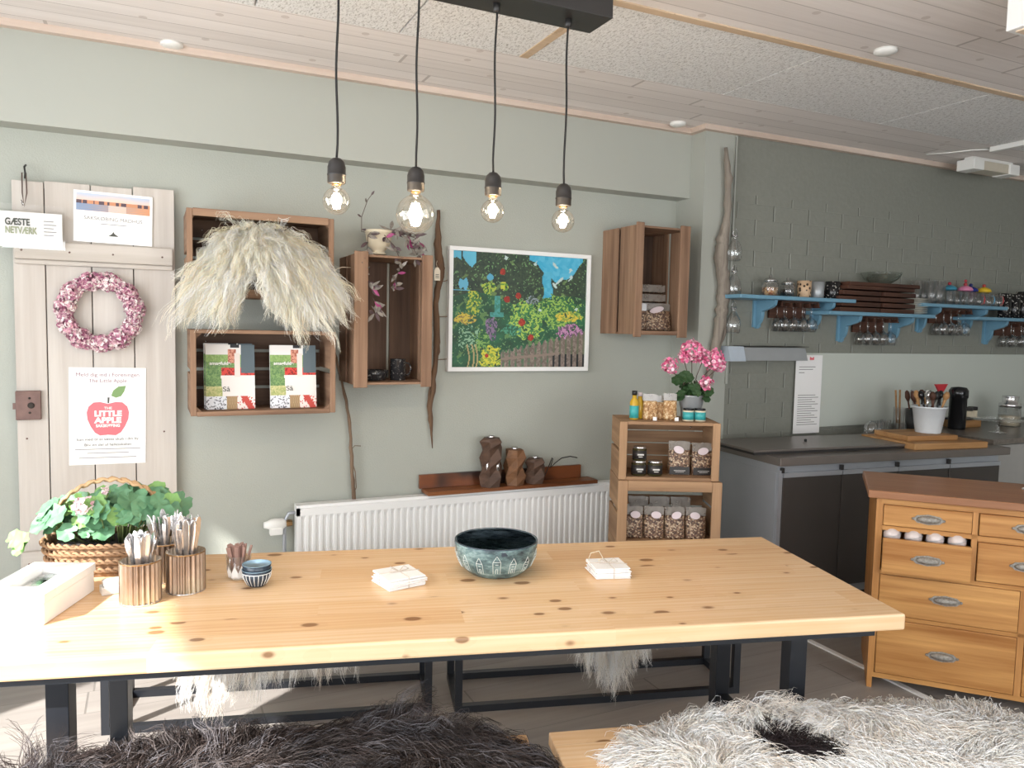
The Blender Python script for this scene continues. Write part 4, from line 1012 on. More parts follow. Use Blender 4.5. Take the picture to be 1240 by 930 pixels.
for k in range(8):
    o = MB().shell([(.05, 0), (.052, .003), (.085, .010), (.092, .013)], n=28, t=.003).build('plate', PL); o.location = (4.475, 3.43, bz+k*.0125)
    tag(o, ['lowest pale plate of the stack on the second blue shelf', 'pale plate in the middle of the stack beside the stained boards', 'topmost pale plate of the stack on the second blue shelf'][0 if k == 0 else 2 if k == 7 else 1], 'plate', 'pale plates stacked on the second blue shelf')
# shelf 3: tall glasses, small glasses, coloured lidded jars, handled mugs
for k in range(6):
    o = MB().shell([(.026, 0), (.030, .004), (.036, .15)], n=16, t=.002).build('tall_glass', M['glass']); o.location = (4.54+.068*(k % 4), 3.46 if k < 4 else 3.39, SZ1)
    if k > 3: o.location.x = 4.60+.075*(k-4)
    tag(o, 'tall clear drinking glass at the left end of the third blue shelf', 'glass', 'tall drinking glasses on the third blue shelf')
for k in range(4):
    o = MB().shell([(.024, 0), (.027, .004), (.031, .09)], n=16, t=.002).build('small_glass', M['glass']); o.location = (4.78+.065*k, 3.385, SZ1)
    tag(o, 'short clear tumbler in front on the third blue shelf', 'glass', 'short tumblers on the third blue shelf')
def lid_jar2(label, x, y, c, knob, tall=0):
    t = thing('candy_jar', label, 'jar', (x, y, SZ1), 0, 'jars with bright lids on the third blue shelf')
    MB().shell([(.032, 0), (.038, .01), (.038, .075), (.034, .10)], n=18, t=.002).build('jar_glass', M['glass'], t)
    lid = MB().lathe([(.046, .0), (.048, .008), (.040, .022), (.018, .032), (.006, .036)], (0, 0, .101), 20).build('lid', plain('lid_'+c, c, .3), t)
    g = MB().sphere((0, 0, .145), .012, 10, 8)
    if tall: g.sphere((0, 0, .168), .010, 10, 8)
    g.build('knob', plain('knob_'+knob, knob, .3), lid)
lid_jar2('jar with a teal lid and a red knob on the third blue shelf', 4.865, 3.46, '3E8DA8', 'A83240')
lid_jar2('jar with a pink lid and a tall red and blue knob', 5.0, 3.44, 'E48CB0', 'B03A44', 1)
lid_jar2('jar with a dark blue lid on the third blue shelf', 5.10, 3.47, '23348C', '1C2A70')
lid_jar2('jar with a yellow lid and a red knob on the third blue shelf', 5.225, 3.46, 'E8C22E', 'B03A34')
MR = plain('mug_body', 'C9CFD2', .2)
cup('clear mug with a red handle beside the blue-handled mug', 5.06, 3.38, SZ1, .032, .085, M['glass'], 'mugs with bright handles on the third blue shelf', M['red'])
cup('clear mug with a light blue handle between two red-handled mugs', 5.165, 3.38, SZ1, .032, .085, M['glass'], 'mugs with bright handles on the third blue shelf', plain('mug_blue', '6FB4D8', .3))
cup('clear mug with a red handle at the right end of the third blue shelf', 5.26, 3.38, SZ1, .032, .085, M['glass'], 'mugs with bright handles on the third blue shelf', M['red'])
for k in range(4):
    cup(['first', 'second', 'third', 'fourth'][k]+' black speckled mug from the left on the rightmost blue shelf', 5.40+.10*k, 3.42, SZ2, .042, .19 if k > 1 else .17, DSS, 'speckled mugs on the rightmost blue shelf')
# lamp strip
t = thing('knife_rail', 'grey metal rail box on the brick wall above the steel counter', 'rail', (2.99, BY, 1.335))
MB().prism([(-.10, 0), (0, 0), (0, .085), (-.075, .085)], 0, .115, 'YZ').build('end_cap', plain('pale_cap', 'B9C4CF', .4), t)
MB().prism([(-.095, .004), (0, .004), (0, .08), (-.07, .08)], .115, .60, 'YZ').build('rail_body', M['zinc'], t)
MB().box(.10, .62, -.08, 0, .085, .088).build('top_edge', M['black_plastic'], t)
# notice
t = thing('notice_sheet', 'long white printed notice on the wall under the metal rail', 'poster', (3.685, 3.512, .885))
MB().box(-.112, .108, -.001, 0, 0, .485).build('sheet', M['paper'], t)
g = MB()
for k in range(14): z = .235-.014*k; g.box(-.085, .06+.03*sin(k*2.1), -.0016, -.0012, z, z+.004)
g.build('printed_lines', LG, t); g = MB()
for z, x in ((.41, .05), (.395, .03), (.375, -.04)): g.box(-.085, x, -.0016, -.0012, z, z+.004)
g.build('printed_heading', LG, t)
MB().prism([(.0, .455), (.035, .455), (.035, .475), (.018, .468), (.0, .475)], -.0018, -.0012).build('red_mark', AR, t)

# ================================================================ STEEL COUNTER
FA = math.atan2(-.13, 1.564)
t = thing('fridge_counter', 'stainless steel refrigerated counter against the brick wall', 'counter', (2.846, 2.872, 0), FA)
L = 1.60; Dp = .64
MB().box(-.012, L, -.020, Dp, .838, .88).build('worktop', M['steel_top'], t, bevel=.003)
MB().box(0, L-.05, .015, Dp-.01, .17, .838).box(0, L-.05, .015, Dp-.01, .14, .17).build('body', [M['steel']], t)
sd = MB().box(-.0025, 0, .02, Dp-.02, .19, .80).build('side_panel', M['steel'], t)
MB().box(0, .022, 0, .016, .17, .812).build('corner_post', M['steel'], t)
for k, (a, b_) in enumerate(((.026, .398), (.404, .778), (.784, 1.152), (1.158, 1.545))):
    dd = MB().box(a, b_, 0, .015, .185, .775).build('door', M['steel_dark'], t, bevel=.002)
    MB().box(a, b_, -.006, .015, .777, .800).build('handle_profile', M['steel'], dd)
    MB().box(a-.012, a+.004, -.004, .012, .800, .826).build('hinge', M['black_plastic'], dd)
for x in (.06, .78, L-.12):
    for y in (.08, Dp-.1): MB().cyl((x, y, 0), .018, .145, 14).build('foot', M['steel'], t)
MB().box(.02, L-.07, .10, .12, .02, .14).build('plinth', M['black_plastic'], t)
lid = MB().box(-.09+.0, .97, .09, .46, .893, .905).build('pan_lid', M['steel_top'], t, bevel=.003)
MB().box(-.085, .965, .095, .455, .8802, .893).build('lid_rim', M['black_plastic'], t)
MB().lathe([(.008, 0), (.008, .012), (.003, .014)], (.42, .30, .905), 10).build('lid_knob', M['black_plastic'], lid)
def on_counter(x, y, z=.8802): p = Vector((2.846, 2.872, 0))+Matrix.Rotation(FA, 3, 'Z') @ Vector((x, y, 0)); return (p.x, p.y, z)
# granite counter further right
t = thing('side_counter', 'grey cabinet with a dark stone worktop right of the steel counter', 'counter', (4.47, 2.86, 0))
MB().box(0, 2.5, -.02, .66, .875, .905).build('worktop', plain('dark_granite', '857C72', .3, scale=60, c2='4A433D'), t)
for k in range(4): MB().box(.03+.6*k, .62+.6*k, .0, .018, .10, .865).build('door', plain('grey_door', 'A5A39E', .5), t)
MB().box(.01, 2.48, .018, .64, .08, .875).box(.01, 2.48, .06, .64, 0, .08).build('carcass', plain('grey_carcass', '9A9893', .5), t)
# chopping boards
def cboard(label, x, y, z, w, d_, h, rz):
    o = MB().box(-w/2, w/2, -d_/2, d_/2, 0, h).build('chopping_board', M['pine_board'], bevel=.004); o.location = on_counter(x, y, z); o.rotation_euler = (0, 0, FA+rz)
    tag(o, label, 'chopping board', 'wooden chopping boards on the steel counter')
cboard('large thick wooden chopping board at the right end of the steel counter', 1.19, .21, .8802, .52, .40, .035, -.05)
cboard('smaller chopping board lying on the large chopping board', 1.16, .24, .9152, .34, .27, .028, -.1)
# bucket with utensils
t = thing('utensil_bucket', 'white plastic bucket full of utensils on the steel counter', 'bucket', on_counter(1.235, .22, .9434))
MB().shell([(.066, 0), (.068, .004), (.090, .145), (.096, .147), (.096, .155)], n=28, t=.003).build('bucket_body', M['bucket_white'], t)
MB().cyl((0, 0, .005), .064, .01, 16).build('bucket_floor', M['bucket_white'], t)
bx, by_, bz_ = on_counter(1.235, .22, .9434)
ut = random.Random(2)
mm = [M['black_gloss'], M['plank_dark'], M['pine_board'], M['silver'], M['black_plastic'], M['white_plastic']]
for k in range(9):
    a = k*.7; o = MB().tube([(0, 0, 0), (0, 0, .15), (0, 0, .19)], [.004, .006, .010], 8).lathe([(.004, .18), (.016, .20), (.018, .215), (.008, .235)], n=10).build('kitchen_utensil', mm[k % 6])
    o.location = (bx+.03*cos(a), by_+.03*sin(a), bz_+.016); o.rotation_euler = (.28*sin(a)*-1, .28*cos(a), a)
    tag(o, ['black', 'dark wooden', 'pale wooden', 'steel', 'matt black', 'white'][k % 6]+' handled utensil standing in the white bucket', 'utensil', 'utensils in the white bucket')
# wire basket with knives behind
t = thing('cutlery_holder', 'black mesh holder with scissors and spatulas left of the white bucket', 'holder', (4.315, 3.22, .8802), 0)
MB().shell([(.07, 0), (.075, .17)], n=20, t=.003).build('mesh_cup', M['black_plastic'], t)
for k in range(9):
    a = k*.72; o = MB().tube([(0, 0, 0), (0, 0, .22)], [.004, .005], 8).lathe([(.006, .21), (.016, .235), (.012, .27), (.004, .28)], n=8).build('kitchen_tool', [M['black_gloss'], M['silver'], M['plank_dark'], M['pine_board']][k % 4])
    o.location = (4.315+.035*cos(a), 3.22+.035*sin(a), .89); o.rotation_euler = (-.22*sin(a), .22*cos(a), a)
    tag(o, ['black', 'steel', 'dark brown', 'pale wooden'][k % 4]+' kitchen tool in the black mesh holder', 'utensil', 'tools in the black mesh holder')
t = thing('strainer', 'white handled scraper leaning between the mesh holder and the bucket', 'utensil', (4.20, 3.04, .9152))
MB().obox((0, 0, .085), (.028, .012, .17), (0, rad(28), 0)).build('blade', M['white_plastic'], t, bevel=.003)
t = thing('red_ladle', 'red triangular utensil standing up behind the white bucket', 'utensil', (4.62, 3.30, .906))
MB().tube([(0, 0, 0), (0, 0, .24)], .006, 8).build('handle', M['black_gloss'], t); MB().prism([(-.06, .29), (.06, .29), (0, .215)], -.006, .006).build('red_head', M['red'], t)
t = thing('black_canister', 'glossy black rounded canister right of the red utensil', 'canister', (4.74, 3.26, .906))
MB().lathe([(.05, 0), (.052, .01), (.052, .20), (.058, .205), (.058, .25), (.045, .27), (.01, .275)], n=20).build('canister_body', M['black_gloss'], t)
# glasses on counter, jar with brushes
for k, (x, y, r, h, nm) in enumerate(((4.0, 3.30, .042, .10, 'round glass lid beside the pan lid, left end of the row'), (4.10, 3.32, .032, .09, 'clear tumbler next to the round glass lid'), (4.17, 3.36, .032, .085, 'clear tumbler third in the row on the steel counter'), (4.25, 3.40, .032, .085, 'clear tumbler fourth in the row on the steel counter'), (4.205, 3.25, .030, .08, 'clear tumbler in front of the mesh holder'))):
    pr_ = [(r, 0), (r, h*.5), (r*.85, h*.8), (r*.4, h*.97), (.004, h)] if k == 0 else [(r*.85, 0), (r, .004), (r, h)]
    o = MB().shell(pr_, n=18, t=.002).build('drinking_glass', M['glass']); o.location = (x, y, .8802); tag(o, nm, 'glass', 'glasses on the steel counter')
t = thing('brush_jar', 'glass jar holding two thin brushes on the steel counter', 'jar', (4.37, 3.40, .8802))
MB().shell([(.034, 0), (.036, .16)], n=18, t=.002).build('jar_glass', M['glass'], t)
for k, (dx, an) in enumerate(((-.01, -.25), (.012, -.12))):
    o = MB().tube([(0, 0, 0), (0, 0, .27)], .006, 8).build('brush', M['pine_board']); o.location = (4.37+dx, 3.40, .885); o.rotation_euler = (0, an*.5, 0)
    tag(o, ['more tilted thin wooden brush in the glass jar', 'more upright thin wooden brush in the glass jar'][k], 'brush')
# coffee maker etc. on the stone worktop
t = thing('glass_kettle', 'glass kettle with a steel top on the stone worktop', 'kettle', (5.28, 3.26, .9055))
MB().shell([(.065, 0), (.07, .004), (.066, .13)], n=24, t=.002).build('glass_body', M['glass'], t)
MB().lathe([(.064, .006), (.064, .07)], n=24).build('contents', M['cream'], t)
MB().lathe([(.067, .13), (.067, .155), (.05, .16), (.05, .20), (.052, .205)], n=24).build('steel_top', M['silver'], t)
MB().tube([(.066, 0, .12), (.10, 0, .115), (.115, 0, .07), (.07, 0, .02)], .006, 8).build('handle', M['white_plastic'], t)
t = thing('cake_stand', 'low glass cake stand on the stone worktop', 'stand', (4.83, 3.05, .9055))
MB().lathe([(.05, 0), (.05, .004), (.012, .01), (.012, .07), (.15, .078), (.15, .086)], n=32).build('stand_body', M['glass'], t)
for k, (x, y) in enumerate(((5.02, 3.38), (5.10, 3.40))):
    t = thing('spice_jar', ['left', 'right'][k]+' small spice jar with a black lid beside the glass kettle', 'jar', (x, y, .9055), 0, 'spice jars')
    MB().cyl((0, 0, 0), .03, .10, 16).build('jar_body', M['cream'], t); MB().cyl((0, 0, .10), .031, .022, 16).build('lid', M['black_plastic'], t)
t = thing('bread_tray', 'low brown tray with dark edge between the bucket and the glass kettle', 'tray', (4.90, 3.34, .9055))
MB().box(-.12, .12, -.06, .06, 0, .05).build('tray_body', M['pine_board'], t, bevel=.005); MB().box(-.124, .124, -.064, .064, .05, .06).build('rim', M['black_plastic'], t)

# ================================================================ CRATE TOWER
KA = rad(-25); kx = Vector((cos(KA), sin(KA), 0)); ky = Vector((-sin(KA), cos(KA), 0)); K0 = Vector((2.2265, 2.939, 0))
def K(x, y, z): p = K0+kx*x+ky*y; return (p.x, p.y, z)
crate('lowest crate of the tower right of the radiator, mostly hidden by the table', K(0, 0, 0), .49, .478, .30, KA, 'crate_pale', left=.04, right=.04, top=.03, bottom=.03, nback=4, gap=.03, tri=False)
crate('middle crate of the tower, open front with bags of muesli inside', K(0, 0, .480), .49, .308, .30, KA, 'crate_pale', left=.045, right=.045, top=.048, bottom=.02, nback=3, gap=.045, tri=False)
crate('topmost crate of the tower, with jars and granola bags inside', K(-.005, .02, .7895), .475, .278, .28, KA, 'crate_pale', left=.035, right=.035, top=.014, bottom=.014, nback=4, gap=.006, tri=False)
MUE = NT('granola'); vv = MUE.node('ShaderNodeTexVoronoi'); vv.inputs['Scale'].default_value = 150; MUE.link(MUE.coord(), vv.inputs['Vector']); sc_ = MUE.node('ShaderNodeSeparateColor'); MUE.link(vv.outputs['Color'], sc_.inputs[0])
MUE.col(MUE.ramp(sc_.outputs[0], [(0, L4('33221B')), (.4, L4('6E5142')), (.75, L4('9A7A5E')), (.95, L4('C9B498'))])); MUE.bump(vv.outputs['Distance'], .7, .004); MUE.set(.35, 0, .6); MUE = MUE.m
PLA = plain('cellophane', 'BDB6AE', .12, 0, 1.0, scale=30, c2='8C837A'); PLA.node_tree.nodes['Principled BSDF'].inputs['Alpha'].default_value = .55
LB = plain('dark_label', '353231', .4); OV = plain('oval_sticker', 'E3D3D6', .4); LT = plain('label_print', 'D5D2CC', .5)
PAST = NT('pasta'); vv = PAST.noise(PAST.coord((1, 1, 1)), 70, 4, .8); PAST.col(PAST.ramp(vv, [(.35, L4('6E4A2E')), (.5, L4('B98A55')), (.62, L4('E6D3AE'))])); PAST.bump(vv, .9, .006); PAST.set(.4); PAST = PAST.m
def bag(name, label, loc, rz, w, h, d_, group, m=None, dark=True, oval=True, tilt=0):
    m = m or MUE
    t = thing(name, label, 'bag', loc, rz, group); t.rotation_euler = (tilt, 0, rz)
    q = random.Random(label); vs = []; fs = []; nz, nn = 9, 16
    fill = .72
    for i in range(nz+1):
        z = h*fill*i/nz; k = i/nz; ww = w/2*(1-.05*k+.03*sin(k*3)); dd = d_/2*(1 if k < .5 else 1-.65*(k-.5)/.5)
        for j in range(nn):
            a = 2*PI*j/nn; c, s = cos(a), sin(a); e = (abs(c)**4+abs(s)**4)**(-.25); vs.append((ww*c*e+q.uniform(-1, 1)*.0015, dd*s*e+q.uniform(-1, 1)*.002, z))
    for i in range(nz):
        for j in range(nn): fs.append((i*nn+j, i*nn+(j+1) % nn, (i+1)*nn+(j+1) % nn, (i+1)*nn+j))
    fs += [tuple(range(nn))[::-1], tuple(range(nz*nn, (nz+1)*nn))]
    MB().add(vs, fs, 0, True).build('contents', m, t)
    g = MB(); P = [(-w/2*.95, h*.66), (w/2*.95, h*.66), (w/2, h*.97), (w*.2, h), (-w*.25, h*.985), (-w/2, h)]
    g.prism(P, -.003, .003); g.build('sealed_top', PLA, t)
    if dark:
        MB().box(-w/2*.93, w/2*.93, -d_/2-.002, -d_/2+.004, .003, h*.24).build('base_label', LB, t)
        MB().box(-w*.27, w*.27, -d_/2-.0026, -d_/2-.0018, h*.125, h*.14).box(-w*.20, w*.20, -d_/2-.0026, -d_/2-.0018, h*.085, h*.095).build('label_print', LT, t)
    if oval: MB().lathe([(.5, 0), (.5, .002)], n=20, mat=Matrix.Translation((q.uniform(-.1, .1)*w, -d_/2*.62, h*.74)) @ Matrix.Rotation(q.uniform(-.4, .4), 4, 'Y') @ Matrix.Rotation(rad(75), 4, 'X') @ Matrix.Diagonal((w*.5, h*.22, 1, 1)), sm=False).build('oval_sticker', OV, t)
    return t
zT = .8015
bag('granola_bag', 'granola bag with a dark base label, left one in the topmost tower crate', K(.065, .12, zT), KA, .105, .165, .05, 'granola bags in the topmost tower crate')
bag('granola_bag', 'granola bag with a dark base label, right one in the topmost tower crate', K(.180, .12, zT), KA+.05, .105, .158, .05, 'granola bags in the topmost tower crate')
zM = .492; rowlab = ['first', 'second', 'third', 'fourth']
for k in range(4):
    bag('muesli_bag', rowlab[k]+' muesli bag from the left in the front row of the middle tower crate', K(-.155+.102*k, .09, zM), KA+[.03, -.04, .02, -.03][k], .098, .155, .055, 'muesli bags in the middle tower crate', dark=False)
    if k < 3: bag('muesli_bag', rowlab[k]+' muesli bag from the left in the back row of the middle tower crate', K(-.115+.105*k, .18, zM), KA, .10, .185, .05, 'muesli bags in the middle tower crate', dark=False, oval=False)
for k, (x, z, w, h, d_, lb, tl) in enumerate(((2.565, 1.4995, .17, .155, .055, 'leaning granola bag with an oval sticker in the crate beside the pillar', -.12),
                                   (2.455, 1.4995, .075, .15, .05, 'narrow granola bag at the left in the crate beside the pillar', 0))):
    bag('granola_bag', lb, (x, 3.565-.0*k, z), -.25, w, h, d_, 'granola bags in the crate beside the pillar', dark=False, oval=(k == 0), tilt=tl)
for k, (x, z, lb) in enumerate(((2.55, 1.4995, 'granola bag at the back of the crate beside the pillar, lowest'), (2.56, 1.66, 'granola bag lying flat on the others, lower of two'), (2.555, 1.712, 'granola bag lying flat on top of the pile in the crate beside the pillar'))):
    if k == 0: bag('granola_bag', lb, (x, 3.68, z), 0, .17, .215, .06, 'granola bags in the crate beside the pillar', dark=False, oval=False)
    else:
        o = thing('granola_bag', lb, 'bag', (x, 3.64, z), -.1, 'granola bags in the crate beside the pillar')
        MB().box(-.075, .075, -.05, .06, 0, .046).build('contents', MUE, o, bevel=.012); MB().box(-.077, .077, -.056, -.050, .004, .042).build('folded_end', PLA, o)
def spread_jar(name, label, loc, r, h, lab, lid, content, group, rz=0, brand=True):
    t = thing(name, label, 'jar', loc, rz, group)
    MB().lathe([(r*.92, 0), (r, .004), (r, h*.80), (r*.86, h*.86)], n=24).build('jar_body', content, t)
    MB().lathe([(r*1.006, h*.12), (r*1.006, h*.72)], n=24).build('label', lab, t)
    MB().lathe([(r*.9, h*.84), (r*.93, h*.85), (r*.93, h*.99), (r*.88, h)], n=24).build('lid', lid, t)
    if brand: MB().obox((0, -r*1.01, h*.45), (r*.9, .0015, h*.10)).obox((0, -r*1.01, h*.30), (r*.6, .0015, h*.05)).build('label_print', LT, t)
JC = plain('dark_preserve', '3E3A22', .2)
spread_jar('preserve_jar', 'dark labelled preserve jar stacked on another jar in the topmost tower crate', K(-.135, .08, zT+.0725), .034, .068, LB, M['silver'], JC, 'preserve jars in the topmost tower crate', KA)
spread_jar('preserve_jar', 'dark labelled preserve jar under the stacked one', K(-.137, .08, zT), .036, .072, LB, M['silver'], JC, 'preserve jars in the topmost tower crate', KA)
spread_jar('preserve_jar', 'dark labelled preserve jar standing alone right of the stack', K(-.058, .08, zT), .036, .072, LB, M['silver'], JC, 'preserve jars in the topmost tower crate', KA)
zU = 1.0685
TE = plain('teal_label', '3FA7A8', .35); OIL = plain('yellow_oil', 'C9A22E', .15)
t = thing('oil_bottle', 'small oil bottle with a teal label on top of the crate tower', 'bottle', K(-.165, .10, zU), KA)
MB().lathe([(.02, 0), (.022, .003), (.022, .085), (.010, .105), (.010, .118)], n=18).build('bottle_body', OIL, t)
MB().lathe([(.0225, .008), (.0225, .068)], n=18).build('label', TE, t); MB().cyl((0, 0, .118), .013, .022, 14).build('cap', M['black_gloss'], t)
t = thing('oil_bottle', 'yellow oil bottle behind the teal labelled one on the crate tower', 'bottle', K(-.130, .145, zU), KA)
MB().lathe([(.02, 0), (.022, .003), (.022, .075), (.010, .098), (.010, .11)], n=18).build('bottle_body', OIL, t); MB().cyl((0, 0, .11), .011, .018, 14).build('cap', OV, t)
bag('pasta_bag', 'left clear bag of dry pasta on top of the crate tower', K(-.085, .12, zU), KA, .07, .125, .05, 'pasta bags on the crate tower', PAST, False, False)
bag('pasta_bag', 'middle clear bag of dry pasta on top of the crate tower', K(-.035, .15, zU), KA, .07, .115, .045, 'pasta bags on the crate tower', PAST, False, False)
bag('pasta_bag', 'right clear bag of dry pasta on top of the crate tower', K(.012, .12, zU), KA, .065, .13, .05, 'pasta bags on the crate tower', PAST, False, False)
for k, xx in enumerate((-.07, .035)):
    o = MB().box(-.009, .009, -.002, .002, 0, .018).build('price_tag', M['paper']); o.location = K(xx, .065, zU); o.rotation_euler = (0, 0, KA); tag(o, ['left', 'right'][k]+' tiny white price card in front of the pasta bags', 'tag', 'price cards on the crate tower')
spread_jar('small_jar', 'left small teal labelled jar in front of the zinc bucket', K(.095, .085, zU), .027, .062, TE, M['black_gloss'], M['cream'], 'teal labelled jars on the crate tower', KA, False)
spread_jar('small_jar', 'right small teal labelled jar in front of the zinc bucket', K(.152, .085, zU), .027, .062, TE, M['black_gloss'], M['cream'], 'teal labelled jars on the crate tower', KA, False)
# geranium in zinc bucket
t = thing('potted_geranium', 'pink geranium in a zinc bucket on top of the crate tower', 'plant', K(.125, .165, zU), KA)
MB().shell([(.042, 0), (.045, .004), (.052, .06), (.054, .062), (.054, .068), (.056, .07), (.062, .115), (.066, .12)], n=28, t=.003).build('zinc_bucket', M['zinc'], t)
MB().cyl((0, 0, .09), .055, .016, 20).build('soil', M['dark_gap'], t)
def round_leaf(mb, c, n, r, seed, m=0):
    q = random.Random(seed); n = Vector(n).normalized(); a = n.orthogonal().normalized(); a = Matrix.Rotation(q.random()*6.28, 3, n) @ a; b = n.cross(a); c = Vector(c)
    K_ = 22; vs = [c]
    for ring, rr in ((1, .55), (2, 1.0)):
        for k in range(K_):
            th = 2*PI*k/K_; notch = 1-.55*math.exp(-((th-PI)/.28)**2); sc = 1+.08*cos(th*7)*(ring == 2)
            R_ = r*rr*notch*sc; vs.append(c+a*(R_*cos(th))+b*(R_*sin(th))+n*(r*(.10*rr*rr+.07*sin(th*5)*rr)))
    fs = [(0, 1+k, 1+(k+1) % K_) for k in range(K_)]+[(1+k, 1+K_+k, 1+K_+(k+1) % K_, 1+(k+1) % K_) for k in range(K_)]
    mb.add(vs, fs, m, True)
q = random.Random(9); g = MB(); stm = MB()
for k in range(34):
    a = q.random()*6.28; rr = q.uniform(.02, .085); c = (cos(a)*rr, sin(a)*rr*.8-.01, .125+q.uniform(0, .055)-rr*.25)
    round_leaf(g, c, (cos(a)*.7+q.uniform(-.3, .3), sin(a)*.7-.5, .8), q.uniform(.020, .032), k); stm.tube([(cos(a)*.01, sin(a)*.01, .1), (c[0]*.6, c[1]*.6, c[2]*.9+.02), c], .0016, 5)
for k, c in enumerate(((-.065, -.03, .20), (-.04, -.03, .215), (-.075, -.02, .19), (.07, -.04, .14), (-.03, -.04, .205))): round_leaf(g, c, (-.2, -.8, .6), .030, 60+k)
g.build('leaves', M['leaf_dark'], t, fix=False)
heads = [((-.115, -.02, .262), .042), ((-.01, -.02, .335), .058), ((.05, -.01, .315), .045), ((.105, -.01, .292), .055), ((.13, 0, .27), .035), ((.055, -.06, .185), .036), ((-.045, -.01, .305), .035)]
for c, r in heads: stm.tube([(0, 0, .1), (c[0]*.45, c[1]*.5, .1+(c[2]-.1)*.55), (c[0], c[1], c[2]-r*.4)], .002, 6)
stm.build('stalks', M['stem_dark'], t)
for c, r in heads:
    cs = []
    for k in range(int(150*(r/.05)**2)):
        v_ = Vector((q.gauss(0, 1), q.gauss(0, 1), q.gauss(0, 1))).normalized(); cs.append((tuple(Vector(c)+v_*r*q.uniform(.65, 1)), tuple(v_)))
    petals('flower_head', cs, .016, t, ['F09CBC', 'E878A2', 'F7BFD0', 'D75C88', 'FAD6DF', 'EE8DB0'], int(r*1000)+len(cs))

# ================================================================ CHEST OF DRAWERS
HA = rad(-47.016); hx_ = Vector((cos(HA), sin(HA), 0))
t = thing('chest_of_drawers', 'pine chest of drawers with cast pull handles at the right edge', 'chest of drawers', (2.761, 2.229, 0), HA)
CW, CD, CH = 1.10, .46, .855
MB().box(-.035, CW+.035, -.028, CD, .822, CH).build('top', M['chest_top'], t, bevel=.004)
MB().box(0, .02, 0, CD-.01, 0, .822).build('side_panel', M['chest_v'], t); MB().box(CW-.02, CW, 0, CD-.01, 0, .822).build('side_panel', M['chest_v'], t)
MB().box(.02, CW-.02, CD-.02, CD-.01, .06, .822).box(.02, CW-.02, .02, CD-.02, .055, .07).build('back_and_floor', M['chest'], t)
g = MB()
for (a, b_, z0, z1) in ((.02, CW-.02, .796, .822), (.02, CW-.02, .047, .068), (.02, .376, .686, .705), (.376, CW-.02, .679, .702), (.02, CW-.02, .498, .515), (.02, CW-.02, .308, .324)): g.box(a, b_, .0, .02, z0, z1)
g.build('front_rails', M['chest'], t)
g = MB().box(.020, .026, 0, .02, .068, .796).box(.354, .374, 0, .02, .515, .796).box(.535, .558, 0, .02, .068, .498).box(.725, .745, 0, .02, .515, .796)
g.build('front_stiles', M['chest_v'], t)
def drawer(a, b_, z0, z1, out=0.0, hz=None, hx0=None):
    c = (a+b_)/2; dr = MB().box(a, b_, -.004-out, .016-out, z0, z1).build('drawer', M['chest'], t, bevel=.003)
    MB().box(a+.008, a+.018, .016-out, CD-.06-out, z0+.008, z1-.03).box(b_-.018, b_-.008, .016-out, CD-.06-out, z0+.008, z1-.03).box(a+.018, b_-.018, .016-out, CD-.06-out, z0+.008, z0+.014).box(a+.008, b_-.008, CD-.07-out, CD-.06-out, z0+.014, z1-.03).build('drawer_box', M['chest'], dr)
    hz = hz or (z0+z1)/2; y = -.004-out; x = hx0 or c
    P = []; n = 24
    for k in range(n):
        th = 2*PI*k/n; e = 1+.06*cos(th*8); P.append((x+.056*cos(th)*e, hz+.0205*sin(th)*e))
    h = MB().prism(P, y-.004, y).build('handle', M['pewter'], dr)
    MB().sphere((0, 0, 0), 1, 18, 10).build('handle_cup', M['pewter'], h)
    cupo = [o for o in bpy.data.objects if o.parent == h][-1]
    for v in cupo.data.vertices: v.co = (x+v.co.x*.044, y-.004+v.co.y*.016*(1 if v.co.y < 0 else .1), hz+v.co.z*.0165)
    for sx in (-1, 1): MB().sphere((x+sx*.056, y-.003, hz), .006, 8, 6).build('handle_screw', M['pewter'], h)
drawer(.028, .352, .707, .794, 0, .748, .195)
drawer(.028, .352, .517, .662, .045, .588, .195)
drawer(.378, .722, .704, .794); drawer(.378, .722, .517, .677)
drawer(.748, CW-.022, .704, .794); drawer(.748, CW-.022, .517, .677)
drawer(.028, .533, .326, .496, 0, .418, .275); drawer(.028, .533, .070, .306, 0, .182, .275)
drawer(.560, CW-.022, .326, .496); drawer(.560, CW-.022, .070, .306)
def H(x, y, z): p = Vector((2.761, 2.229, 0))+hx_*x+Vector((-sin(HA), cos(HA), 0))*y; return (p.x, p.y, z)
# rolled cutlery-like silver lids standing in the open drawer
for k in range(4):
    lb = ['leftmost', 'second from left', 'third from left', 'rightmost'][k]+' of four pale glazed cups lying in the open drawer'
    o = thing('ceramic_cup', lb, 'cup', H(.066+.080*k, .018, .632), HA, 'pale cups in the open drawer')
    MB().lathe([(.034*sin(PI*(i+.15)/9), .034*(1-cos(PI*(i+.15)/9))) for i in range(9)], (0, 0, 0), 20).build('cup_body', plain('cup_glaze_%d' % k, 'E3D9D5', .25, .1, c2='BCABA6'), o)
    MB().tube([(cos(a)*.0345, sin(a)*.0345, .034+.010*cos(a)) for a in [2*PI*i/20 for i in range(20)]], .0012, 5, closed=True).build('rim_line', M['zinc'], o)
t = thing('cable_device', 'dark device with a looped white cable at the right end of the chest', 'device', H(.70, .36, CH), HA)
MB().lathe([(.07, 0), (.078, .01), (.078, .13), (.06, .16), (.02, .165)], n=20).build('device_body', plain('dark_blue_plastic', '2B3444', .35), t)
MB().tube([(-.09, -.05, .003), (-.06, -.07, .03), (-.075, -.06, .09), (-.11, -.03, .14), (-.10, -.02, .19), (-.06, -.02, .20), (-.03, -.02, .18)], .004, 8).tube([(-.12, -.06, .003), (-.07, -.08, .04), (-.04, -.085, .05)], .004, 8).build('white_cable', M['cord_white'], t)

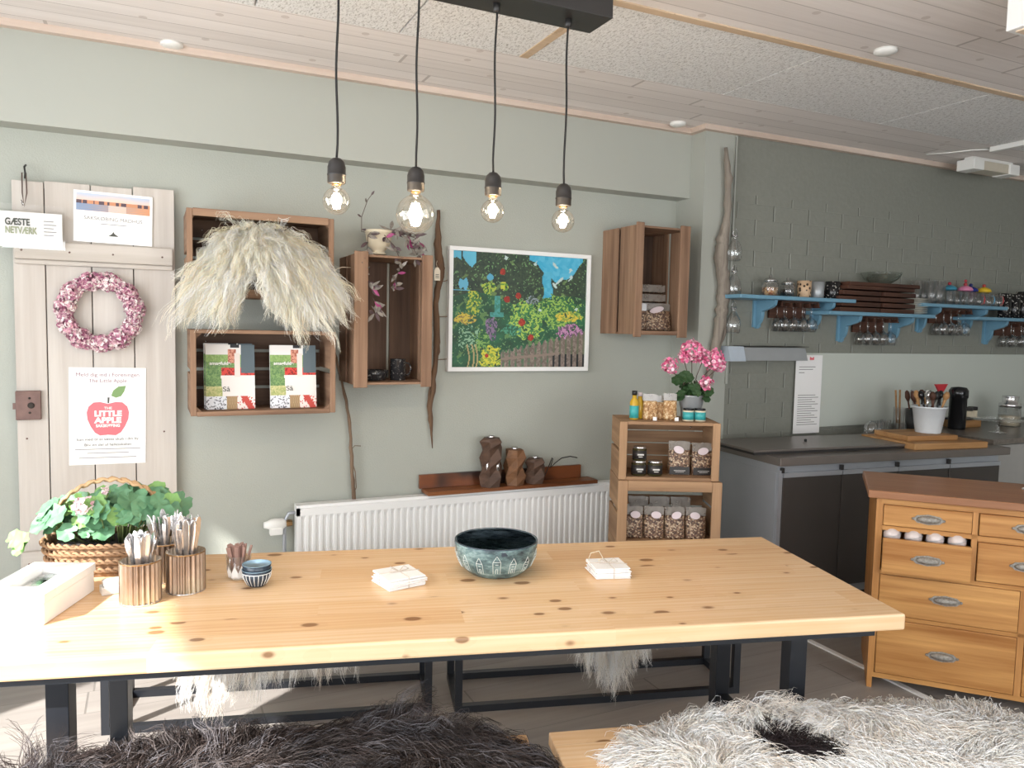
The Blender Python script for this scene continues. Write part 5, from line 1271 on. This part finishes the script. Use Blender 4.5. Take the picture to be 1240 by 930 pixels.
# ================================================================ THINGS ON THE TABLE
TZ = .7503
t = thing('napkin_box', 'white wooden box with a window in its lid at the table\'s left end', 'box', (-.268, 2.278, TZ), rad(-22.5))
MB().box(-.08, .08, -.125, .125, 0, .055).build('box_body', M['paper'], t, bevel=.003)
g = MB().box(-.083, .083, -.128, -.07, .056, .078).box(-.083, .083, .085, .128, .056, .078).box(-.083, -.035, -.07, .085, .056, .078).box(.035, .083, -.07, .085, .056, .078)
g.build('lid', M['white_paint'], t, bevel=.002)
MB().box(-.035, .035, -.07, .085, .060, .063).build('lid_window', M['glass_panel'], t)
q = random.Random(3); g = MB()
for k in range(9): g.obox((q.uniform(-.02, .02), q.uniform(-.055, .07), .0578), (.024, .03, .002), (0, 0, q.random()))
g.build('tea_bags', plain('tea_bags', '9DB09A', .6, c2='70857A'), t)
o = MB().box(-.03, .03, -.02, .02, 0, .022).box(-.024, .03, -.015, .02, .022, .036).build('wooden_block', M['pine_board'], bevel=.002); o.location = (-.10, 2.33, TZ); o.rotation_euler = (0, 0, .2)
o.data.materials[0] = M['white_grey']; tag(o, 'small pale block between the white box and the left tin', 'block')
def corr_tin(label, x, y, r, h):
    t = thing('corrugated_tin', label, 'tin', (x, y, TZ), 0, 'corrugated metal tins holding cutlery'); n = 176; vs = []; fs = []
    rows = [(0, 1), (.003, 1), (h-.003, 1), (h, 1), (h, .93), (.006, .93)]
    for z, s in rows:
        for k in range(n):
            a = 2*PI*k/n; rr = (r+.0030*cos(a*22))*s if 0 < z < h or True else r; vs.append((rr*cos(a), rr*sin(a), z))
    for i in range(len(rows)-1):
        for k in range(n): fs.append((i*n+k, i*n+(k+1) % n, (i+1)*n+(k+1) % n, (i+1)*n+k))
    fs += [tuple(range(n))[::-1], tuple(range(5*n, 6*n))]
    MB().add(vs, fs, 0, True).build('tin_wall', M['corr'], t)
    for z in (.002, h-.002): MB().tube([(cos(2*PI*k/40)*(r+.001), sin(2*PI*k/40)*(r+.001), z) for k in range(40)], .0022, 6, closed=True).build('rolled_rim', M['brass'] if z > .01 else M['silver'], t)
    return t
def knife_mesh():
    P = [(-.006, 0), (.006, 0), (.0065, .09), (.0085, .13), (.0095, .165), (.008, .195), (.003, .205), (-.004, .203), (-.0085, .19), (-.0095, .16), (-.008, .12)]
    return MB().prism([(a, b) for a, b in P], -.0022, .0022)
def fork_mesh():
    g = MB().prism([(-.0035, .05), (.0035, .05), (.004, .12), (.008, .17), (.0075, .188), (-.0075, .188), (-.008, .17), (-.004, .12)], -.0014, .0014)
    g.prism([(-.010, .0), (.010, 0), (.011, .03), (.0035, .05), (-.0035, .05), (-.011, .03)], -.001, .001); return g
def spoon_mesh():
    g = MB().prism([(-.003, 0), (.003, 0), (.0035, .13), (-.0035, .13)], -.0013, .0013)
    P = [(.0035, .13), (.012, .145), (.0155, .165), (.012, .185), (0, .195), (-.012, .185), (-.0155, .165), (-.012, .145), (-.0035, .13)]; g.prism(P, -.0025, .0012); return g
def fill(x, y, r, n, seed, where, hscale=1.0):
    q = random.Random(seed); base = {}
    for k in range(n):
        kind = q.choice(['table_knife', 'table_knife', 'fork', 'spoon'])
        if kind not in base:
            o = {'table_knife': knife_mesh, 'fork': fork_mesh, 'spoon': spoon_mesh}[kind]().build(kind, M['silver'], bevel=.0008); base[kind] = o
        else: o = base[kind].copy(); COL.objects.link(o)
        a = 6.283*k/n+q.uniform(-.3, .3); r1 = r*q.uniform(.05, .45); lean = q.uniform(.12, .50)*(.5 if k % 3 == 0 else 1)
        dx, dy = cos(a), sin(a); o.location = (x+dx*r1*.6, y+dy*r1*.6, TZ+.010)
        dirv = Vector((dx*math.tan(lean*.55), dy*math.tan(lean*.55), 1)).normalized(); rot = dirv.to_track_quat('Z', 'Y'); o.rotation_mode = 'QUATERNION'; o.rotation_quaternion = rot @ Euler((0, 0, q.uniform(-1.0, 1.0))).to_quaternion()
        s = hscale*q.uniform(.92, 1.04); o.scale = (s, s, s)
        tag(o, {'table_knife': 'steel knife standing handle up in %s', 'fork': 'steel fork standing handle up in %s', 'spoon': 'steel spoon standing bowl up in %s'}[kind] % where, {'table_knife': 'knife', 'fork': 'fork', 'spoon': 'spoon'}[kind], {'table_knife': 'knives in %s', 'fork': 'forks in %s', 'spoon': 'spoons in %s'}[kind] % where)
corr_tin('corrugated tin nearest the white box, paler gold', -.03, 2.232, .049, .112); fill(-.03, 2.232, .042, 19, 1, 'the tin nearest the white box', .86)
corr_tin('corrugated copper tin on the right, nearest the blue bowls', .083, 2.278, .049, .112); fill(.083, 2.278, .042, 26, 2, 'the right hand copper tin', .98)
corr_tin('corrugated tin half hidden behind the other two', .035, 2.40, .049, .112); fill(.035, 2.40, .042, 18, 3, 'the tin at the back', .92)
# tumbler with sachets, blue bowls
t = thing('zigzag_tumbler', 'clear tumbler with white zigzag pattern on the table', 'glass', (.228, 2.335, TZ))
MB().shell([(.026, 0), (.029, .003), (.036, .07)], n=28, t=.002).build('glass_body', M['glass'], t)
g = MB()
for k in range(11):
    a0, a1, am = 2*PI*k/11, 2*PI*(k+1)/11, 2*PI*(k+.5)/11
    g.add([(.0298*cos(a0), .0298*sin(a0), .006), (.0298*cos(a1), .0298*sin(a1), .006), (.0335*cos(a1), .0335*sin(a1), .022), (.0355*cos(am), .0355*sin(am), .045), (.0335*cos(a0), .0335*sin(a0), .022)], [(0, 1, 2, 3, 4)])
zz = g.build('white_zigzag', M['white_paint'], t, fix=False)
q = random.Random(6); base = None
SP = plain('sachet_paper', 'B69488', .6, scale=50, c2='8A675C')
for k in range(15):
    if base is None: base = MB().prism([(-.006, 0), (.006, 0), (.0065, .085), (-.0055, .088)], -.003, .003).build('sugar_stick', SP, bevel=.0015); o = base
    else: o = base.copy(); COL.objects.link(o)
    a = k*2.4; rr = .018*math.sqrt(k/15); o.location = (.228+rr*cos(a)*.8, 2.335+rr*sin(a)*.8, TZ+.012); o.rotation_mode = 'QUATERNION'
    o.rotation_quaternion = Vector((cos(a)*.28*k/15+q.uniform(-.05, .05), sin(a)*.28*k/15, 1)).to_track_quat('Z', 'Y') @ Euler((0, 0, q.uniform(-1.5, 1.5))).to_quaternion()
    tag(o, 'brown paper sugar stick standing in the zigzag tumbler', 'sugar stick', 'sugar sticks in the tumbler')
DB = plain('dark_blue_glaze', '36424E', .2); PB = plain('pale_blue_glaze', 'A9CBE0', .12)
def blue_bowl(label, z, first):
    t = thing('small_bowl', label, 'bowl', (.268, 2.245, z), 0, 'small nested blue bowls')
    prof = [(.020, 0), (.026, .004), (.037, .026), (.041, .048)]
    MB().lathe(prof, n=28).build('outside', DB, t); 
    bpy.data.objects[t.children[0].name].data.materials[0] = DB
    MB().lathe([(.041, .048), (.0415, .0495), (.0395, .049), (.035, .027), (.018, .014), (.001, .013)], n=28).build('inside', PB, t)
    g = MB()
    for k in range(20):
        a = 2*PI*k/20; g.tube([(cos(a)*r*1.008, sin(a)*r*1.008, zz_) for r, zz_ in ((.0268, .006), (.0372, .026), (.0395, .038))], .0011, 4)
    g.tube([(cos(2*PI*k/32)*.0402, sin(2*PI*k/32)*.0402, .040) for k in range(32)], .0011, 5, closed=True).build('white_stripes', M['white_paint'], t)
blue_bowl('lower of two nested dark blue bowls with white stripes', TZ, 0)
t = thing('small_bowl', 'upper of two nested blue bowls, pale blue inside', 'bowl', (.268, 2.245, TZ+.020), 0, 'small nested blue bowls')
MB().shell([(.018, 0), (.025, .004), (.036, .026), (.0405, .044)], n=28, t=.003).build('bowl_body', [DB], t); MB().lathe([(.0405, .044), (.0385, .0445), (.033, .026), (.015, .0085), (.001, .0082)], n=28).build('glaze_inside', PB, t)
# napkin packs
def napkins(label, x, y, rz, seed, w=.108, n=9):
    t = thing('napkin_stack', label, 'napkins', (x, y, TZ), rz, 'tied stacks of white napkins'); q = random.Random(seed)
    for k in range(n):
        f = k/(n-1); MB().obox((q.uniform(-.004, .004), q.uniform(-.004, .004), .0018+.0036*k), (w, w, .0032), (0, 0, q.uniform(-.05, .05))).build('napkin', M['paper'], t, bevel=.0012)
    z = .0036*n+.001; g = MB()
    g.tube([(-w/2-.002, .01, 0.002), (-w/2-.002, .01, z), (0, .0, z+.001), (w/2+.002, -.01, z), (w/2+.002, -.01, .002)], .0012, 5)
    g.tube([(.0, -w/2-.002, .002), (.0, -w/2-.002, z), (.0, 0, z+.001), (0, w/2+.002, z)], .0012, 5)
    g.tube([(0, 0, z+.001), (-.02, .01, z+.01), (-.03, 0, z+.004), (0, 0, z+.002), (.02, .012, z+.012), (.03, .0, z+.005), (0, 0, z+.002)], .0012, 5)
    g.build('string', plain('twine_%d' % seed, 'CFC2B4', .7), t); return t
napkins('left stack of white napkins tied with string, left of the patterned bowl', .650, 2.118, rad(10), 1, .115)
s2_ = napkins('right stack of white napkins tied with string, right of the patterned bowl', 1.268, 1.965, rad(-14), 2, .108)
MB().tube([(-.05, .045, .034), (-.045, .04, .055), (-.02, .035, .062), (-.012, .02, .045), (-.03, .01, .038)], .0014, 6).build('string_loop', M['cream'], s2_)
# patterned bowl
BG = NT('marbled_teal_glaze'); n1 = BG.noise(BG.coord((1, 1, 2.4)), 14, 5, .7); BG.col(BG.ramp(n1, [(.35, L4('2F3B42')), (.5, L4('5D7678')), (.62, L4('8FA6A4')), (.75, L4('4B5A57'))])); BG.set(.18); BG.bump(n1, .15)
BI = NT('reflection_pale_glaze'); n1 = BI.noise(BI.coord(), 18, 4, .6); BI.col(BI.ramp(n1, [(.38, L4('46545E')), (.62, L4('93A4AC'))])); BI.set(.08)  # inside glaze made paler: a bright bluish reflection put into its colour
t = thing('ceramic_bowl', 'large marbled blue grey bowl with scratched houses in the middle of the table', 'bowl', (.957, 2.118, TZ))
prof = [(.080, 0), (.086, .004), (.110, .026), (.124, .058), (.128, .094), (.127, .100)]
MB().lathe(prof, n=64).build('outside', BG.m, t)
MB().lathe([(.127, .100), (.124, .1015), (.119, .097), (.115, .062), (.098, .032), (.06, .012), (.001, .010)], n=64).build('inside', BI.m, t)
MB().tube([(cos(2*PI*k/64)*.1255, sin(2*PI*k/64)*.1255, .1005) for k in range(64)], .0022, 6, closed=True).build('dark_rim', DB, t)
def rat(z):
    for (r0, z0), (r1, z1) in zip(prof, prof[1:]):
        if z0 <= z <= z1: return r0+(r1-r0)*(z-z0)/(z1-z0)
    return .127
g = MB()
def scratch(pts):
    P = []
    for i in range(len(pts)-1):
        for k in range(4):
            a = pts[i][0]+(pts[i+1][0]-pts[i][0])*k/4; z = pts[i][1]+(pts[i+1][1]-pts[i][1])*k/4; P.append((a, z))
    P.append(pts[-1]); g.tube([((rat(z)+.0006)*cos(a), (rat(z)+.0006)*sin(a), z) for a, z in P], .0009, 4)
q = random.Random(4)
for k in range(15):
    a = -2.9+.42*k; w_ = .075+.02*q.random(); z0 = .022+.005*q.random(); z1 = z0+.028+.014*q.random()
    scratch([(a, z0), (a, z1), (a+w_, z1+.018), (a+2*w_, z1), (a+2*w_, z0)]); scratch([(a, z1), (a+2*w_, z1)]); scratch([(a+w_*.7, z0), (a+w_*.7, z0+.015), (a+w_*1.3, z0+.015), (a+w_*1.3, z0)])
    scratch([(a+w_*.6, z1-.008), (a+w_*1.4, z1-.008)])
g.build('scratched_houses', plain('scratch_white', 'D8E0DC', .5), t)
MB().obox((-.022, -.1225, .088), (.030, .006, .012)).build('thumb_rest', DB, t, bevel=.002)
# basket with plants
t = thing('plant_basket', 'woven seagrass basket with a wicker handle at the back left of the table', 'basket', (-.11, 2.565, TZ), rad(-16))
vs = []; fs = []; n = 90; nz = 16
for i in range(nz+1):
    z = .095*i/nz; k_ = 1+.12*(i/nz)
    for k in range(n):
        a = 2*PI*k/n; bmp = .004*sin(i*PI/2+(k//3 % 2)*PI)*sin(k*PI/1.5+.4); rx, ry = .16*k_, .085*k_; e = (abs(cos(a))**2.6+abs(sin(a))**2.6)**(-1/2.6)
        vs.append(((rx+bmp+.003*sin(i*1.57))*cos(a)*e, (ry+bmp+.003*sin(i*1.57))*sin(a)*e, z))
for i in range(nz):
    for k in range(n): fs.append((i*n+k, i*n+(k+1) % n, (i+1)*n+(k+1) % n, (i+1)*n+k))
fs += [tuple(range(n))[::-1]]
MB().add(vs, fs, 0, True).build('basket_body', M['basket'], t)
g = MB()
for lay_, z in enumerate((.02, .045, .07, .093)):
    for ph in (0, PI): 
        P = []
        for k in range(150):
            a = 2*PI*k/150; e = (abs(cos(a))**2.6+abs(sin(a))**2.6)**(-1/2.6); kk = 1+.12*z/.095; o_ = .006+.004*sin(a*26+ph); P.append(((.16*kk+o_)*cos(a)*e, (.085*kk+o_)*sin(a)*e, z+.005*cos(a*26+ph)))
        g.tube(P, .0045, 5, closed=True)
g.build('braided_rope', M['basket'], t)
g = MB()
for off, ph in ((-.008, 0), (.008, PI), (0, PI/2)):
    P = []
    for k in range(61):
        a = PI*k/60; P.append((-.178*cos(a), off+.004*sin(a*34+ph), .085+.185*sin(a)+.004*cos(a*34+ph)))
    g.tube(P, .005, 6)
g.build('handle', M['basket_pale'], t)
MB().lathe([(.8, 0), (.8, .01)], n=24, mat=Matrix.Translation((0, 0, .075)) @ Matrix.Diagonal((.19, .10, 1, 1))).build('soil', M['dark_gap'], t)
pl_ = thing('green_geranium', 'leafy green geranium with one pale pink flower growing in the basket', 'plant', (-.11, 2.565, TZ+.086), rad(-16))
q = random.Random(21); A_ = MB(); B_ = MB(); st = MB()
for k in range(120):
    x = q.uniform(-.19, .20); y = q.uniform(-.11, .06); z = .035+.10*math.sqrt(max(0, 1-(x/.24)**2))*q.uniform(.15, 1)+(.02 if x > .02 else 0); r = q.uniform(.020, .038)
    mbx = B_ if q.random() < .22 else A_
    round_leaf(mbx, (x, y, z), (x*2.2+q.uniform(-.5, .5), -.75+q.uniform(-.4, .3), .75), r, 200+k); st.tube([(x*.6, y*.4+.01, -.005), (x*.85, y*.8, z*.6), (x, y, z)], .0018, 5)
for k, c in enumerate(((-.215, -.09, .01), (-.235, -.08, .03), (-.20, -.11, .03))): round_leaf(B_, c, (-.5, -.7, .5), .028, 400+k)
A_.build('leaves', M['leaf'], pl_, fix=False); B_.build('young_leaves', M['leaf_light'], pl_, fix=False); st.tube([(-.01, -.04, .08), (-.0, -.05, .13), (.01, -.05, .165)], .0018, 5); st.build('stalks', M['stem'], pl_)
cs = []
for k in range(60): v_ = Vector((q.gauss(0, 1), q.gauss(0, 1), q.gauss(0, .6))).normalized(); cs.append((tuple(Vector((-.045, -.09, .128))+v_*.024), tuple(v_)))
petals('flower_head', cs, .018, pl_, ['F1D5DA', 'E8BCC6', 'F7E6E6'], 77)
cs = []
for k in range(14): v_ = Vector((q.gauss(0, 1), q.gauss(0, 1), q.gauss(0, 1))).normalized(); cs.append((tuple(Vector((.0, -.05, .160))+v_*.008), tuple(v_)))
petals('flower_bud', cs, .014, pl_, ['F7E6E6', 'F1D5DA'], 78)
round_leaf(A2 := MB(), (.025, -.05, .168), (.2, -.6, .8), .014, 9); A2.build('top_leaf', M['leaf'], pl_, fix=False)

# ================================================================ PENDANTS AND CEILING THINGS
PY = 2.18
t = thing('pendant_lamp', 'black ceiling bar with four bare bulbs hanging on black cords over the table', 'lamp', (.83, PY, 2.465))
MB().box(-.52, .485, -.07, .07, 0, CZ-2.465).build('ceiling_bar', M['black_plastic'], t, bevel=.002)
MB().tube([(.485, -.05, .09), (.51, -.05, .075), (.54, -.05, .085), (.545, -.05, .12), (.53, -.05, .185)], .004, 8).build('supply_cable', M['cord'], t)
for k, (x, R_, lb) in enumerate(((.475, .038, 1), (.705, .057, 2), (.950, .036, 3), (1.195, .037, 4))):
    x -= .83; zc = (1.955, 1.955, 1.965, 1.955)[k]-2.465+.005
    pe = bpy.data.objects.new('pendant', None); COL.objects.link(pe); pe.parent = t; pe.location = (x, 0, 0)
    MB().lathe([(.011, 0), (.011, -.022), (.006, -.026)], n=12).build('cord_grip', M['black_plastic'], pe)
    P = [(.003*sin(zz*9+k), .002*cos(zz*7+k), zz*(zc)) for zz in [i/14 for i in range(15)]]
    P[0] = (0, 0, 0); P[-1] = (0, 0, zc); MB().tube(P, .0034, 8).build('cord', M['cord'], pe)
    MB().lathe([(.001, 0), (.012, -.003), (.021, -.012), (.025, -.026), (.025, -.045), (.0262, -.046), (.0262, -.049), (.025, -.050), (.025, -.070), (.022, -.072)], (0, 0, zc), 24).build('lamp_holder', M['black_plastic'], pe)
    zb = zc-.072; prof = [(.013, 0), (.014, -.006)]
    cz = -.010-R_*.98
    for i in range(13):
        a = .36+(PI-.36)*i/12; prof.append((R_*sin(a) if i < 12 else .001, cz+R_*cos(a)))
    MB().lathe(prof, (0, 0, zb), 28).build('bulb', M['bulb'], pe)
    MB().cyl((0, 0, zb-.004), .0135, .012, 16).build('bulb_cap', M['brass'], pe)
    g = MB(); rr = R_*.34; n = 9
    for j in range(n):
        a0 = 2*PI*j/n; g.tube([(rr*.45*cos(a0), rr*.45*sin(a0), zb+cz+R_*.55), (rr*cos(a0+.2), rr*sin(a0+.2), zb+cz), (rr*.5*cos(a0+.4), rr*.5*sin(a0+.4), zb+cz-R_*.55)], .0020 if R_ < .05 else .0026, 5)
    g.build('filament', M['filament'], pe)
    MB().tube([(0, 0, zb), (0, 0, zb+cz+R_*.55)], [.006, .002], 8).build('glass_stem', M['glass'], pe)
    ld = bpy.data.lights.new('bulb_light', 'POINT'); ld.energy = 3.0 if R_ < .05 else 5.0; ld.color = (1, .8, .55); ld.shadow_soft_size = .02
    lo = bpy.data.objects.new('bulb_light', ld); COL.objects.link(lo); lo.parent = pe; lo.location = (0, 0, zb+cz-R_*.2)
for k, (x, y, lb) in enumerate(((.096, 3.60, 'round white ceiling disc above the white door'), (2.70, 2.26, 'round white ceiling disc on the near boards right of the lamp bar'), (2.66, 3.56, 'round white ceiling disc next to the pillar'))):
    o = MB().lathe([(.045, 0), (.045, -.010), (.03, -.018), (.001, -.019)], n=24).build('ceiling_disc', M['white_plastic']); o.location = (x, y, CZ); tag(o, lb, 'ceiling disc', 'white discs on the ceiling')
t = thing('emergency_light', 'white box shaped emergency lamp on the ceiling near the brick wall', 'lamp', (4.72, 3.30, CZ))
MB().box(0, .10, -.06, .06, -.085, -.018).build('end_cap', M['white_plastic'], t, bevel=.004)
MB().box(.10, .36, -.05, .05, -.080, -.022).build('diffuser', plain('lamp_diffuser', 'CFC6B4', .3), t, bevel=.004); MB().box(.36, .46, -.06, .06, -.085, -.018).build('end_cap', M['white_plastic'], t, bevel=.004)
MB().box(.03, .43, -.03, .03, -.018, 0).build('mount', M['white_plastic'], t)
t = thing('ceiling_track', 'white light track on the ceiling at the right edge', 'lamp', (4.62, 2.95, CZ))
MB().box(-.02, .02, -1.0, .12, -.03, 0).build('track', M['white_plastic'], t, bevel=.004)
MB().tube([(0, .12, -.012), (-.05, .20, -.006), (-.12, .30, -.010), (-.18, .42, -.005)], .004, 6).build('cable', M['white_plastic'], t)
t = thing('ceiling_light_box', 'white box shaped ceiling light at the top right corner', 'lamp', (2.545, 1.67, CZ))
MB().box(0, .62, -.62, 0, -.15, 0).build('housing', M['white_paint'], t, bevel=.003)
MB().box(.02, .60, -.60, -.02, -.154, -.15).build('underside_panel', plain('beige_underside', 'E3CDB4', .5), t)  # beige stands in for the wood tone reflected on the underside
